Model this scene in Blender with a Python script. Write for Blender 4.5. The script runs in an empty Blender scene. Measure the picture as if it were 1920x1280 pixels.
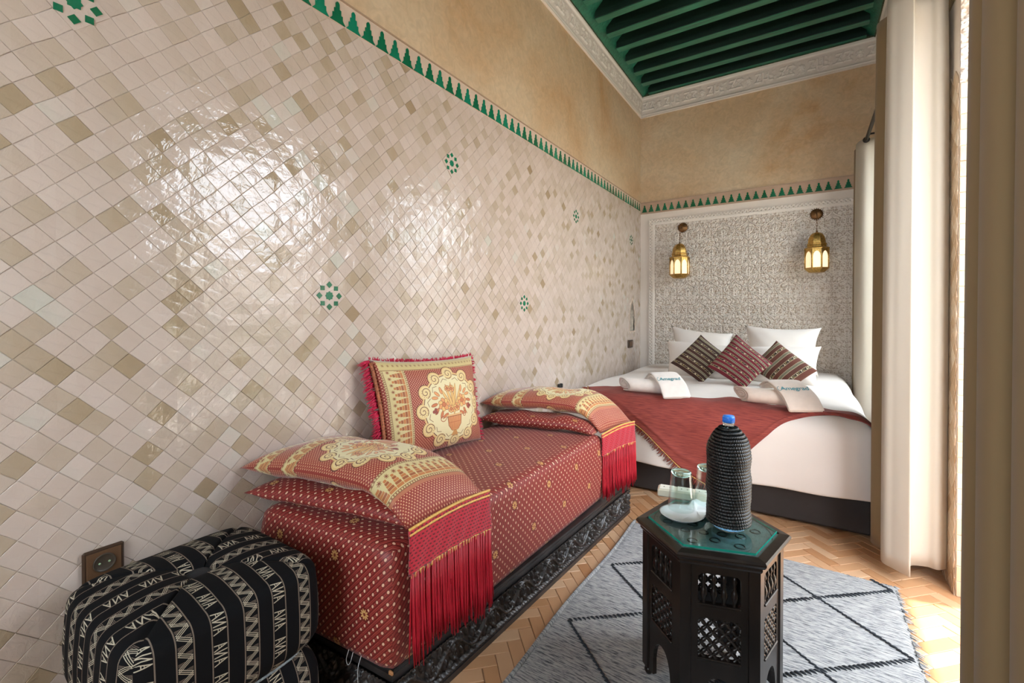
import bpy, math, random
import numpy as np
from mathutils import Vector, Matrix

random.seed(11)
rng = np.random.default_rng(11)
SC = bpy.context.scene
COL = SC.collection
PI = math.pi

# ------------------------------------------------------------------ camera
YAW, PITCH, ROLL = math.radians(32.98), math.radians(0.518), math.radians(0.03)
cam_d = bpy.data.cameras.new('camera')
cam_d.sensor_width = 36.0
cam_d.lens = 846.9 / 1920 * 36.0
cam_d.shift_y = -43.4 / 1920
cam_d.clip_start = 0.02
cam = bpy.data.objects.new('camera', cam_d)
COL.objects.link(cam)
_F = Vector((-math.sin(YAW) * math.cos(PITCH), math.cos(YAW) * math.cos(PITCH), -math.sin(PITCH)))
_R = Vector((math.cos(YAW), math.sin(YAW), 0))
_U = _R.cross(_F)
cam.matrix_world = Matrix.Translation((0, 0, 1.12)) @ Matrix((_R, _U, -_F)).transposed().to_4x4()
SC.camera = cam

# ------------------------------------------------------------------ world, sun, daylight
world = bpy.data.worlds.new('sky')
SC.world = world
world.use_nodes = True
wn = world.node_tree.nodes
wl = world.node_tree.links
bg = wn['Background']
bg.inputs['Color'].default_value = (0.82, 0.90, 1.0, 1)
bg.inputs['Strength'].default_value = 6.5

sun_d = bpy.data.lights.new('sun', 'SUN')
sun_d.energy = 7.0
sun_d.color = (1.0, 0.96, 0.90)
sun_d.angle = math.radians(0.9)
sun = bpy.data.objects.new('sun', sun_d)
COL.objects.link(sun)
# high midday sun coming over the courtyard, travelling towards -X
sd = Vector((-0.205, -0.045, -1.0)).normalized()
sun.rotation_euler = sd.to_track_quat('-Z', 'Y').to_euler()

def portal(name, loc, sy, sz, facing=(-1, 0, 0)):
    d = bpy.data.lights.new(name, 'AREA')
    d.shape = 'RECTANGLE'
    d.size = sy
    d.size_y = sz
    d.cycles.is_portal = True
    o = bpy.data.objects.new(name, d)
    o.location = loc
    o.rotation_euler = Vector(facing).to_track_quat('-Z', 'Y').to_euler()
    COL.objects.link(o)
    return o

portal('daylight_door', (0.90, 1.78, 1.19), 1.38, 2.38)
portal('daylight_window', (0.90, 3.75, 1.45), 1.25, 2.1)
portal('daylight_added_window', (-.45, -1.56, 1.60), 1.30, 1.60, (0, 1, 0))  # guides sky light through the added opening behind the camera

vs = SC.view_settings
vs.view_transform = 'Standard'
vs.look = 'None'
vs.exposure = 1.0
vs.gamma = 1.0
vs.use_curve_mapping = False
SC.render.film_transparent = False
try:
    SC.cycles.use_denoising = True
    SC.cycles.max_bounces = 10
    SC.cycles.diffuse_bounces = 6
    SC.cycles.glossy_bounces = 4
    SC.cycles.transmission_bounces = 8
    SC.cycles.transparent_max_bounces = 12
    SC.cycles.sample_clamp_indirect = 6.0
    SC.cycles.caustics_reflective = False
    SC.cycles.caustics_refractive = False
except Exception:
    pass

# ------------------------------------------------------------------ helpers: objects
def link(o, parent=None):
    COL.objects.link(o)
    if parent is not None:
        o.parent = parent
    return o

def tag(o, label=None, cat=None, group=None, kind=None):
    if label: o['label'] = label
    if cat: o['category'] = cat
    if group: o['group'] = group
    if kind: o['kind'] = kind
    return o

def empty(name, loc=(0, 0, 0), label=None, cat=None, group=None, kind=None, rotz=0.0):
    o = bpy.data.objects.new(name, None)
    o.empty_display_size = 0.05
    o.location = loc
    o.rotation_euler = (0, 0, rotz)
    COL.objects.link(o)
    return tag(o, label, cat, group, kind)

def mesh(name, V, F, mat=None, smooth=False, uv=None, loop_uv=None, attr=None):
    me = bpy.data.meshes.new(name)
    V = np.asarray(V, dtype=float)
    if isinstance(F, np.ndarray) and F.ndim == 2:
        nv, nf, k = len(V), len(F), F.shape[1]
        me.vertices.add(nv); me.vertices.foreach_set('co', V.ravel())
        me.loops.add(nf * k); me.loops.foreach_set('vertex_index', F.ravel().astype(np.int32))
        me.polygons.add(nf)
        me.polygons.foreach_set('loop_start', np.arange(0, nf * k, k, dtype=np.int32))
        try:
            me.polygons.foreach_set('loop_total', np.full(nf, k, dtype=np.int32))
        except Exception:
            pass
        me.update(calc_edges=True)
        me.validate()
    else:
        me.from_pydata([tuple(v) for v in V], [], [tuple(f) for f in F])
        me.update()
    if smooth:
        me.polygons.foreach_set('use_smooth', np.ones(len(me.polygons), dtype=bool))
    if uv is not None or loop_uv is not None:
        lay = me.uv_layers.new(name='UVMap')
        if loop_uv is not None:
            lay.data.foreach_set('uv', np.asarray(loop_uv, dtype=float).ravel())
        else:
            idx = np.zeros(len(me.loops), dtype=np.int32)
            me.loops.foreach_get('vertex_index', idx)
            lay.data.foreach_set('uv', np.asarray(uv, dtype=float)[idx].ravel())
    if attr is not None:
        for an, dom, vals in attr:
            a = me.attributes.new(an, 'FLOAT', dom)
            a.data.foreach_set('value', np.asarray(vals, dtype=float))
    if mat is not None:
        me.materials.append(mat)
    return me

def obj(name, V, F, mat=None, parent=None, smooth=False, loc=None, **kw):
    me = mesh(name, V, F, mat, smooth, **kw)
    o = bpy.data.objects.new(name, me)
    if loc is not None:
        o.location = loc
    return link(o, parent)

def struct(o):
    o['kind'] = 'structure'
    return o

class MB:
    """collects simple shapes into one mesh"""
    def __init__(self):
        self.V = []; self.F = []; self.sm = []
    def add(self, V, F, smooth=False):
        n = len(self.V)
        self.V += [tuple(v) for v in V]
        self.F += [tuple(i + n for i in f) for f in F]
        self.sm += [smooth] * len(F)
        return self
    def box(self, x0, x1, y0, y1, z0, z1, bev=0.0, M=None):
        if bev <= 0:
            V = [(x, y, z) for x in (x0, x1) for y in (y0, y1) for z in (z0, z1)]
            F = [(0, 1, 3, 2), (4, 6, 7, 5), (0, 4, 5, 1), (2, 3, 7, 6), (0, 2, 6, 4), (1, 5, 7, 3)]
        else:
            b = min(bev, (x1 - x0) * .45, (y1 - y0) * .45, (z1 - z0) * .45)
            V = []; 
            def ring(z, i):
                return [(x0 + i, y0 + b if i == 0 else y0 + b, z)]
            rings = []
            for z, ins in ((z0, b), (z0 + b, 0), (z1 - b, 0), (z1, b)):
                X0, X1, Y0, Y1 = x0 + ins, x1 - ins, y0 + ins, y1 - ins
                c = b
                if ins == 0:
                    r = [(X0 + c, Y0), (X1 - c, Y0), (X1, Y0 + c), (X1, Y1 - c), (X1 - c, Y1), (X0 + c, Y1), (X0, Y1 - c), (X0, Y0 + c)]
                else:
                    e = .3 * b
                    r = [(X0 + e, Y0), (X1 - e, Y0), (X1, Y0 + e), (X1, Y1 - e), (X1 - e, Y1), (X0 + e, Y1), (X0, Y1 - e), (X0, Y0 + e)]
                rings.append([(p[0], p[1], z) for p in r])
            V = [p for r in rings for p in r]
            F = []
            for k in range(3):
                for i in range(8):
                    j = (i + 1) % 8
                    F.append((k * 8 + i, k * 8 + j, k * 8 + 8 + j, k * 8 + 8 + i))
            F.append(tuple(range(7, -1, -1))); F.append(tuple(range(24, 32)))
        if M is not None:
            V = [tuple(M @ Vector(v)) for v in V]
        return self.add(V, F)
    def lathe(self, prof, n=24, M=None, cap=True, smooth=True, wob=None):
        V = []; F = []
        for (r, z) in prof:
            for i in range(n):
                a = 2 * PI * i / n
                V.append((r * math.cos(a), r * math.sin(a), z))
        for k in range(len(prof) - 1):
            for i in range(n):
                j = (i + 1) % n
                F.append((k * n + i, k * n + j, (k + 1) * n + j, (k + 1) * n + i))
        if cap:
            if prof[0][0] > 1e-5: F.append(tuple(range(n - 1, -1, -1)))
            if prof[-1][0] > 1e-5: F.append(tuple((len(prof) - 1) * n + i for i in range(n)))
        if M is not None:
            V = [tuple(M @ Vector(v)) for v in V]
        return self.add(V, F, smooth)
    def tube(self, pts, r, n=8, closed=False, smooth=True):
        P = [Vector(p) for p in pts]
        m = len(P); V = []; F = []
        rr = r if hasattr(r, '__len__') else [r] * m
        up = Vector((0, 0, 1))
        for i, p in enumerate(P):
            if closed: t = P[(i + 1) % m] - P[i - 1]
            else: t = P[min(i + 1, m - 1)] - P[max(i - 1, 0)]
            if t.length < 1e-9: t = Vector((0, 0, 1))
            t.normalize()
            a = t.cross(up)
            if a.length < .05: a = t.cross(Vector((1, 0, 0)))
            a.normalize(); b = t.cross(a)
            for k in range(n):
                th = 2 * PI * k / n
                V.append(tuple(p + (a * math.cos(th) + b * math.sin(th)) * rr[i]))
        for i in range(m if closed else m - 1):
            i2 = (i + 1) % m
            for k in range(n):
                k2 = (k + 1) % n
                F.append((i * n + k, i * n + k2, i2 * n + k2, i2 * n + k))
        if not closed:
            F.append(tuple(range(n - 1, -1, -1))); F.append(tuple((m - 1) * n + k for k in range(n)))
        return self.add(V, F, smooth)
    def prism(self, poly, z0, z1, M=None, smooth=False):
        n = len(poly)
        V = [(p[0], p[1], z0) for p in poly] + [(p[0], p[1], z1) for p in poly]
        F = [tuple(range(n - 1, -1, -1)), tuple(range(n, 2 * n))]
        F += [(i, (i + 1) % n, n + (i + 1) % n, n + i) for i in range(n)]
        if M is not None:
            V = [tuple(M @ Vector(v)) for v in V]
        return self.add(V, F, smooth)
    def build(self, name, mat=None, parent=None, loc=None):
        me = mesh(name, self.V, self.F, mat)
        me.polygons.foreach_set('use_smooth', np.array(self.sm, dtype=bool))
        o = bpy.data.objects.new(name, me)
        if loc is not None: o.location = loc
        return link(o, parent)

def grid_faces(nu, nv, off=0):
    i, j = np.meshgrid(np.arange(nu - 1), np.arange(nv - 1), indexing='ij')
    a = (i * nv + j).ravel() + off
    return np.stack([a, a + nv, a + nv + 1, a + 1], 1)

def sheet(name, nu, nv, fn, mat, parent=None, su=1.0, sv=1.0, thick=0.0, flip=False):
    us = np.linspace(0, 1, nu); vs_ = np.linspace(0, 1, nv)
    V = np.array([fn(u, v) for u in us for v in vs_])
    uv = np.array([(u * su, v * sv) for u in us for v in vs_])
    F = grid_faces(nu, nv)
    if flip: F = F[:, ::-1]
    o = obj(name, V, F, mat, parent, True, uv=uv)
    if thick:
        m = o.modifiers.new('thickness', 'SOLIDIFY'); m.thickness = thick; m.offset = 0
    return o

def smoothstep(a, b, x):
    t = min(1, max(0, (x - a) / (b - a))) if b != a else 0
    return t * t * (3 - 2 * t)

def catmull(P, n):
    P = [np.array(p, float) for p in P]
    Q = [2 * P[0] - P[1]] + P + [2 * P[-1] - P[-2]]
    out = []
    for i in range(len(P) - 1):
        p0, p1, p2, p3 = Q[i:i + 4]
        for k in range(n):
            t = k / n
            out.append(.5 * ((2 * p1) + (-p0 + p2) * t + (2 * p0 - 5 * p1 + 4 * p2 - p3) * t * t + (-p0 + 3 * p1 - 3 * p2 + p3) * t ** 3))
    out.append(P[-1])
    return np.array(out)

# ------------------------------------------------------------------ helpers: raster patterns
class Ras:
    """small painter used for woven patterns and carved height fields; wraps at the edges"""
    def __init__(s, w, h, bg, wrap=True):
        bg = np.atleast_1d(np.array(bg, float))
        s.w, s.h, s.wrap = w, h, wrap
        s.a = np.ones((h, w, len(bg))) * bg
    def _blend(s, x0, x1, y0, y1, f, col):
        x0, x1, y0, y1 = int(math.floor(x0)) - 1, int(math.ceil(x1)) + 2, int(math.floor(y0)) - 1, int(math.ceil(y1)) + 2
        if not s.wrap:
            x0, x1, y0, y1 = max(0, x0), min(s.w, x1), max(0, y0), min(s.h, y1)
            if x0 >= x1 or y0 >= y1: return
        X, Y = np.meshgrid(np.arange(x0, x1) + .5, np.arange(y0, y1) + .5)
        al = np.clip(.5 - f(X, Y), 0, 1)[..., None]
        xi = np.arange(x0, x1) % s.w; yi = np.arange(y0, y1) % s.h
        ix = np.ix_(yi, xi)
        s.a[ix] = s.a[ix] * (1 - al) + np.array(col, float) * al
    def ell(s, cx, cy, rx, ry, col, ang=0.0):
        c, sn = math.cos(ang), math.sin(ang); R = max(rx, ry)
        def f(X, Y):
            u = (X - cx) * c + (Y - cy) * sn; v = -(X - cx) * sn + (Y - cy) * c
            q = np.sqrt((u / rx) ** 2 + (v / ry) ** 2) + 1e-9
            return (q - 1) * min(rx, ry)
        s._blend(cx - R, cx + R, cy - R, cy + R, f, col)
    def line(s, pts, wd, col, closed=False):
        if closed: pts = list(pts) + [pts[0]]
        for (x0, y0), (x1, y1) in zip(pts[:-1], pts[1:]):
            L2 = (x1 - x0) ** 2 + (y1 - y0) ** 2 + 1e-9
            def f(X, Y):
                t = np.clip(((X - x0) * (x1 - x0) + (Y - y0) * (y1 - y0)) / L2, 0, 1)
                return np.hypot(X - x0 - t * (x1 - x0), Y - y0 - t * (y1 - y0)) - wd / 2
            s._blend(min(x0, x1) - wd, max(x0, x1) + wd, min(y0, y1) - wd, max(y0, y1) + wd, f, col)
    def poly(s, pts, col):
        P = np.array(pts, float)
        def f(X, Y):
            ins = np.zeros(X.shape, bool)
            n = len(P)
            for i in range(n):
                xa, ya = P[i]; xb, yb = P[(i + 1) % n]
                if ya == yb: continue
                c = ((ya > Y) != (yb > Y)) & (X < (xb - xa) * (Y - ya) / (yb - ya) + xa)
                ins ^= c
            return np.where(ins, -1.0, 1.0)
        s._blend(P[:, 0].min(), P[:, 0].max(), P[:, 1].min(), P[:, 1].max(), f, col)
    def spiral(s, cx, cy, R, col, wd, a0=0, turns=1.6, d=1):
        pts = []
        n = int(16 * turns)
        for i in range(n + 1):
            t = i / n
            r = R * (1 - t * .88); a = a0 + d * t * turns * 2 * PI
            pts.append((cx + r * math.cos(a), cy + r * math.sin(a)))
        s.line(pts, wd, col)
    def image(s, name):
        h, w = s.a.shape[:2]
        im = bpy.data.images.new(name, w, h)
        px = np.ones((h, w, 4), dtype=np.float32)
        px[..., :3] = np.clip(s.a[..., :3], 0, 1)
        im.pixels.foreach_set(px.ravel())
        im.update()
        im.pack()
        return im

# ------------------------------------------------------------------ helpers: materials
def nodes(name):
    m = bpy.data.materials.new(name)
    m.use_nodes = True
    return m, m.node_tree.nodes, m.node_tree.links, m.node_tree.nodes['Principled BSDF']

def setp(b, **k):
    for key, v in k.items():
        key = key.replace('_', ' ')
        for nm in (key, key.title(), {'spec': 'Specular IOR Level', 'rough': 'Roughness', 'metal': 'Metallic', 'trans': 'Transmission Weight', 'ior': 'IOR', 'coat': 'Coat Weight', 'sheen': 'Sheen Weight', 'sheenr': 'Sheen Roughness', 'coatr': 'Coat Roughness', 'color': 'Base Color', 'alpha': 'Alpha', 'sss': 'Subsurface Weight', 'emis': 'Emission Strength', 'emc': 'Emission Color'}.get(key, '')):
            if nm in b.inputs:
                b.inputs[nm].default_value = v
                break

def c4(c):
    return (c[0], c[1], c[2], 1)

def plain(name, col, rough=.6, metal=0.0, var=0.0, vscale=8.0, bump=0.0, bscale=60.0, bdist=.002, stretch=(1, 1, 1), **kw):
    m, n, l, b = nodes(name)
    setp(b, color=c4(col), rough=rough, metal=metal, **kw)
    if var or bump:
        tc = n.new('ShaderNodeTexCoord'); mp = n.new('ShaderNodeMapping')
        mp.inputs['Scale'].default_value = stretch
        l.new(tc.outputs['Object'], mp.inputs['Vector'])
    if var:
        no = n.new('ShaderNodeTexNoise'); no.inputs['Scale'].default_value = vscale; no.inputs['Detail'].default_value = 6
        l.new(mp.outputs[0], no.inputs['Vector'])
        mr = n.new('ShaderNodeMapRange'); mr.inputs[1].default_value = .3; mr.inputs[2].default_value = .7
        mr.inputs[3].default_value = 1 - var; mr.inputs[4].default_value = 1 + var
        l.new(no.outputs[0], mr.inputs[0])
        mx = n.new('ShaderNodeVectorMath'); mx.operation = 'SCALE'
        mx.inputs[0].default_value = col
        l.new(mr.outputs[0], mx.inputs['Scale'])
        l.new(mx.outputs[0], b.inputs['Base Color'])
    if bump:
        nb = n.new('ShaderNodeTexNoise'); nb.inputs['Scale'].default_value = bscale; nb.inputs['Detail'].default_value = 4
        l.new(mp.outputs[0], nb.inputs['Vector'])
        bp = n.new('ShaderNodeBump'); bp.inputs['Strength'].default_value = bump; bp.inputs['Distance'].default_value = bdist
        l.new(nb.outputs[0], bp.inputs['Height']); l.new(bp.outputs[0], b.inputs['Normal'])
    return m

def textured(name, im, rough=.8, bump=.3, bdist=.001, weave=900.0, **kw):
    m, n, l, b = nodes(name)
    setp(b, rough=rough, **kw)
    t = n.new('ShaderNodeTexImage'); t.image = im; t.extension = 'REPEAT'
    uv = n.new('ShaderNodeUVMap'); uv.uv_map = 'UVMap'
    l.new(uv.outputs[0], t.inputs[0])
    l.new(t.outputs[0], b.inputs['Base Color'])
    if bump:
        bw = n.new('ShaderNodeRGBToBW'); l.new(t.outputs[0], bw.inputs[0])
        bp = n.new('ShaderNodeBump'); bp.inputs['Strength'].default_value = bump; bp.inputs['Distance'].default_value = bdist
        l.new(bw.outputs[0], bp.inputs['Height']); l.new(bp.outputs[0], b.inputs['Normal'])
    return m

def ramp(n, stops):
    r = n.new('ShaderNodeValToRGB')
    e = r.color_ramp.elements
    e[0].position, e[0].color = stops[0][0], c4(stops[0][1])
    e[1].position, e[1].color = stops[1][0], c4(stops[1][1])
    for p, c in stops[2:]:
        x = e.new(p); x.color = c4(c)
    return r

# zellige: per tile tint attribute, glaze mottling, uneven glossy glaze
def zellige(name, stops, rough=.14, bumpd=.0025, vs=14):
    m, n, l, b = nodes(name)
    at = n.new('ShaderNodeAttribute'); at.attribute_name = 'tint'
    tc = n.new('ShaderNodeTexCoord')
    no = n.new('ShaderNodeTexNoise'); no.inputs['Scale'].default_value = vs; no.inputs['Detail'].default_value = 5
    l.new(tc.outputs['Object'], no.inputs['Vector'])
    ad = n.new('ShaderNodeMath'); ad.operation = 'MULTIPLY_ADD'; ad.inputs[1].default_value = .22
    l.new(no.outputs[0], ad.inputs[0]); 
    sb = n.new('ShaderNodeMath'); sb.operation = 'SUBTRACT'; sb.inputs[1].default_value = .11
    l.new(at.outputs['Fac'], sb.inputs[0]); l.new(sb.outputs[0], ad.inputs[2])
    r = ramp(n, stops); l.new(ad.outputs[0], r.inputs[0])
    # small dark pits in the glaze
    vo = n.new('ShaderNodeTexNoise'); vo.inputs['Scale'].default_value = 260; vo.inputs['Detail'].default_value = 2
    l.new(tc.outputs['Object'], vo.inputs['Vector'])
    pr = n.new('ShaderNodeMapRange'); pr.inputs[1].default_value = .22; pr.inputs[2].default_value = .29; pr.inputs[3].default_value = .55; pr.inputs[4].default_value = 1
    l.new(vo.outputs[0], pr.inputs[0])
    mu = n.new('ShaderNodeVectorMath'); mu.operation = 'SCALE'
    l.new(r.outputs[0], mu.inputs[0]); l.new(pr.outputs[0], mu.inputs['Scale'])
    l.new(mu.outputs[0], b.inputs['Base Color'])
    b2 = n.new('ShaderNodeTexNoise'); b2.inputs['Scale'].default_value = 34; b2.inputs['Detail'].default_value = 3; b2.inputs['Roughness'].default_value = .55
    b2.inputs['Distortion'].default_value = .8
    l.new(tc.outputs['Object'], b2.inputs['Vector'])
    bp = n.new('ShaderNodeBump'); bp.inputs['Strength'].default_value = .75; bp.inputs['Distance'].default_value = bumpd
    l.new(b2.outputs[0], bp.inputs['Height']); l.new(bp.outputs[0], b.inputs['Normal'])
    setp(b, rough=rough, spec=.6)
    return m

def lin(h):
    h = h.lstrip('#')
    v = [int(h[i:i + 2], 16) / 255 for i in (0, 2, 4)]
    return tuple((x / 12.92 if x <= .04045 else ((x + .055) / 1.055) ** 2.4) for x in v)

def srgb(h):
    h = h.lstrip('#')
    return tuple(int(h[i:i + 2], 16) / 255 for i in (0, 2, 4))

M_TILE = zellige('zellige_cream', [(0.0, lin('#9b866b')), (.2, lin('#aa987f')), (.4, lin('#b8a896')), (.6, lin('#c4b4a8')), (.85, lin('#ccbdb3')), (1.0, lin('#c1beb2'))], rough=.085)
M_GREEN = zellige('zellige_green', [(0.0, lin('#0f5a35')), (.5, lin('#157050')), (.8, lin('#178063')), (1, lin('#2f8a3c'))], rough=.2, bumpd=.001)
M_GROUT = plain('grout', lin('#e2d8ca'), .9, var=.2, vscale=40, bump=.4, bscale=200)
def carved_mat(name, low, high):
    """plaster with shade painted as a browner tone into the cut away ground"""
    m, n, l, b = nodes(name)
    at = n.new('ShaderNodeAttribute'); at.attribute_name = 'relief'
    r = ramp(n, [(.05, low), (.62, high)]); l.new(at.outputs['Fac'], r.inputs[0])  # recess shade put into the colour by relief depth
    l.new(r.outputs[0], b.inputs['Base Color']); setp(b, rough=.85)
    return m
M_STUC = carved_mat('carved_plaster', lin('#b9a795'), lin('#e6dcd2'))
M_CORN = carved_mat('carved_cornice_plaster', lin('#dad1c9'), lin('#e8e1da'))
M_STUC_PL = plain('smooth_plaster', lin('#ded3c9'), .8, var=.05, vscale=3, bump=.15, bscale=25, bdist=.003)
M_BAND = plain('frieze_plaster', lin('#cdb9a8'), .55, var=.08, vscale=12)
M_BRICK = zellige('terracotta_floor', [(0.0, lin('#a8744c')), (.3, lin('#b98a62')), (.6, lin('#c09570')), (1.0, lin('#cba684'))], rough=.42, bumpd=.0012, vs=9)
M_FGROUT = plain('floor_grout', lin('#9c7a5e'), .9, var=.2, vscale=30)
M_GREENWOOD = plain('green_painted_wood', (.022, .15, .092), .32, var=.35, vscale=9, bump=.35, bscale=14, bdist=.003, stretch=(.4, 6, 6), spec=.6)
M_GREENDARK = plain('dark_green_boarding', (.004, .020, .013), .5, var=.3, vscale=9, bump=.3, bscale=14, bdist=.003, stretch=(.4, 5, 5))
M_DARKWOOD = plain('dark_stained_wood', (.018, .012, .010), .30, var=.4, vscale=18, bump=.25, bscale=30, bdist=.0015, stretch=(1, 1, .3), spec=.5)
M_CARVED = plain('worn_carved_wood', (.026, .022, .021), .36, var=.5, vscale=10, bump=.3, bscale=60, bdist=.0015, spec=.6)
M_BRONZE = plain('dark_metal', (.03, .025, .022), .4, metal=.8)
M_WHITE = plain('white_cotton', lin('#dcd3cc'), .85, var=.03, vscale=4, bump=.35, bscale=9, bdist=.006, sheen=.15)
M_TOWEL = plain('white_terry', lin('#e2d9d2'), .95, var=.04, vscale=30, bump=.5, bscale=420, bdist=.0012, sheen=.3)
M_TOWEL2 = plain('cream_terry', lin('#d9c8bb'), .95, var=.04, vscale=30, bump=.5, bscale=420, bdist=.0012, sheen=.3)
M_BEDBASE = plain('dark_upholstery', (.028, .022, .021), .75, var=.2, vscale=5, bump=.2, bscale=300, bdist=.0005)
M_CRIMSON = plain('crimson_thread', lin('#a80a22'), .55, var=.35, vscale=60, stretch=(30, 30, 1))
M_GOLDTH = plain('gold_thread', lin('#d8a95a'), .5, var=.2, vscale=200)
M_FOLDRED = plain('rust_fringe', lin('#8a4030'), .8, var=.3, vscale=80)

def tadelakt():
    m, n, l, b = nodes('tadelakt_plaster')
    tc = n.new('ShaderNodeTexCoord')
    a = n.new('ShaderNodeTexNoise'); a.inputs['Scale'].default_value = 1.1; a.inputs['Detail'].default_value = 7; a.inputs['Roughness'].default_value = .62; a.inputs['Distortion'].default_value = .5
    l.new(tc.outputs['Object'], a.inputs['Vector'])
    r = ramp(n, [(0.30, lin('#bd9468')), (.42, lin('#c9ab88')), (.56, lin('#d0b99b')), (.75, lin('#d6c7ae'))])
    l.new(a.outputs[0], r.inputs[0])
    d = n.new('ShaderNodeTexNoise'); d.inputs['Scale'].default_value = 22; d.inputs['Detail'].default_value = 6; d.inputs['Distortion'].default_value = 1.2
    l.new(tc.outputs['Object'], d.inputs['Vector'])
    mr = n.new('ShaderNodeMapRange'); mr.inputs[1].default_value = .3; mr.inputs[2].default_value = .7; mr.inputs[3].default_value = .88; mr.inputs[4].default_value = 1.08
    l.new(d.outputs[0], mr.inputs[0])
    s = n.new('ShaderNodeVectorMath'); s.operation = 'SCALE'
    l.new(r.outputs[0], s.inputs[0]); l.new(mr.outputs[0], s.inputs['Scale']); l.new(s.outputs[0], b.inputs['Base Color'])
    bp = n.new('ShaderNodeBump'); bp.inputs['Strength'].default_value = .25; bp.inputs['Distance'].default_value = .003
    l.new(d.outputs[0], bp.inputs['Height']); l.new(bp.outputs[0], b.inputs['Normal'])
    setp(b, rough=.45)
    return m
M_TAD = tadelakt()

def curtain_mat(name, col, tl, amt):
    m, n, l, b = nodes(name)
    setp(b, color=c4(col), rough=.9, sheen=.1)
    tr = n.new('ShaderNodeBsdfTranslucent'); tr.inputs['Color'].default_value = c4(tl)
    mx = n.new('ShaderNodeMixShader'); mx.inputs[0].default_value = amt
    l.new(b.outputs[0], mx.inputs[1]); l.new(tr.outputs[0], mx.inputs[2])
    l.new(mx.outputs[0], n['Material Output'].inputs['Surface'])
    tc = n.new('ShaderNodeTexCoord')
    w = n.new('ShaderNodeTexNoise'); w.inputs['Scale'].default_value = 6; w.inputs['Detail'].default_value = 5
    l.new(tc.outputs['Object'], w.inputs['Vector'])
    bp = n.new('ShaderNodeBump'); bp.inputs['Strength'].default_value = .3; bp.inputs['Distance'].default_value = .006
    l.new(w.outputs[0], bp.inputs['Height']); l.new(bp.outputs[0], b.inputs['Normal'])
    return m
M_CURT = curtain_mat('beige_curtain', lin('#87704f'), lin('#a5885f'), .05)
M_CURTLIN = curtain_mat('cream_curtain', lin('#cfc7ba'), lin('#e2d8c4'), .30)

def glassmat(name, tint, rough=0.0, ior=1.45):
    m, n, l, b = nodes(name)
    setp(b, color=c4(tint), rough=rough, trans=1.0, ior=ior)
    # light passes clear glass without caustics noise
    return m
M_GLASS = glassmat('clear_glass', (.93, .98, .97))
def thin_glass(name, tint, refl=.12):
    m, n, l, b = nodes(name)
    t = n.new('ShaderNodeBsdfTransparent'); t.inputs[0].default_value = c4(tint)
    g = n.new('ShaderNodeBsdfGlossy'); g.inputs['Roughness'].default_value = .02
    lw = n.new('ShaderNodeLayerWeight'); pw = n.new('ShaderNodeMath'); pw.operation = 'POWER'; pw.inputs[1].default_value = 3.5
    l.new(lw.outputs['Facing'], pw.inputs[0])
    fr = n.new('ShaderNodeMath'); fr.operation = 'MULTIPLY_ADD'; fr.inputs[1].default_value = .75; fr.inputs[2].default_value = .045
    l.new(pw.outputs[0], fr.inputs[0])
    mx = n.new('ShaderNodeMixShader')
    l.new(fr.outputs[0], mx.inputs[0]); l.new(t.outputs[0], mx.inputs[1]); l.new(g.outputs[0], mx.inputs[2])
    l.new(mx.outputs[0], n['Material Output'].inputs['Surface'])
    return m
M_THIN = thin_glass('window_glass', (.95, .97, .96))
M_PLATE = thin_glass('greenish_plate_glass', (.72, .93, .90))
M_PLATE_EDGE = plain('glass_edge', (.02, .30, .25), .1, spec=.8)
# ------------------------------------------------------------------ room shell
XL, XR, YB, YF, ZC = -1.5, 0.515, 4.86, -1.4, 3.62
XO = 0.84            # outer face of the right wall

def px_area(P, n, size):
    """rough projected area of a small patch, 0 when out of frame"""
    v = Vector(P) - Vector((0, 0, 1.12)); d = v.dot(_F)
    if d < .05: return 0
    x = 960 + 846.9 * v.dot(_R) / d; y = 596.6 - 846.9 * v.dot(_U) / d
    if not (-25 < x < 1945 and -25 < y < 1305): return 0
    return size * 846.9 ** 2 * abs(v.normalized().dot(Vector(n))) * v.length / d ** 3

# floor
mb = MB().box(XL - .1, XO + .02, YF - .1, YB + .1, -.12, -.004)
floor = struct(mb.build('floor', M_FGROUT))
BW, BN, GAP = .05, 3, .0018
def brick_mesh(L, W, k):
    r = random.Random(k)
    j = lambda: r.uniform(-.0012, .0012)
    c = [(GAP / 2 + j(), GAP / 2 + j()), (L - GAP / 2 + j(), GAP / 2 + j()), (L - GAP / 2 + j(), W - GAP / 2 + j()), (GAP / 2 + j(), W - GAP / 2 + j())]
    t = [r.uniform(-.0012, .0004) for _ in range(4)]
    ctr = (L / 2, W / 2); e = .0016
    top = [(x + e * (1 if x < ctr[0] else -1), y + e * (1 if y < ctr[1] else -1), 0 + t[i]) for i, (x, y) in enumerate(c)]
    side = [(x, y, -.0016 + t[i]) for i, (x, y) in enumerate(c)]
    bot = [(x, y, -.006) for x, y in c]
    V = top + side + bot
    F = [(0, 1, 2, 3)] + [((i + 1) % 4, i, 4 + i, 4 + (i + 1) % 4) for i in range(4)] + [(4 + (i + 1) % 4, 4 + i, 8 + i, 8 + (i + 1) % 4) for i in range(4)]
    return V, F
bricks = []
cs, sn = math.cos(PI / 4), math.sin(PI / 4)
for r_ in range(-140, 140):
    for m_ in range(-30, 30):
        for kind in (0, 1):
            if kind == 0: bx_, by_ = r_ + 2 * BN * m_, r_
            else: bx_, by_ = r_, r_ - 2 * BN + 1 + 2 * BN * m_
            cx_, cy_ = (bx_ + (BN / 2 if kind == 0 else .5)) * BW, (by_ + (.5 if kind == 0 else BN / 2)) * BW
            X = cx_ * cs - cy_ * sn - .5; Y = cx_ * sn + cy_ * cs + 1.0
            if XL - .08 < X < XO and YF < Y < YB + .02:
                bricks.append((X, Y, kind, bx_, by_))
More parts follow.
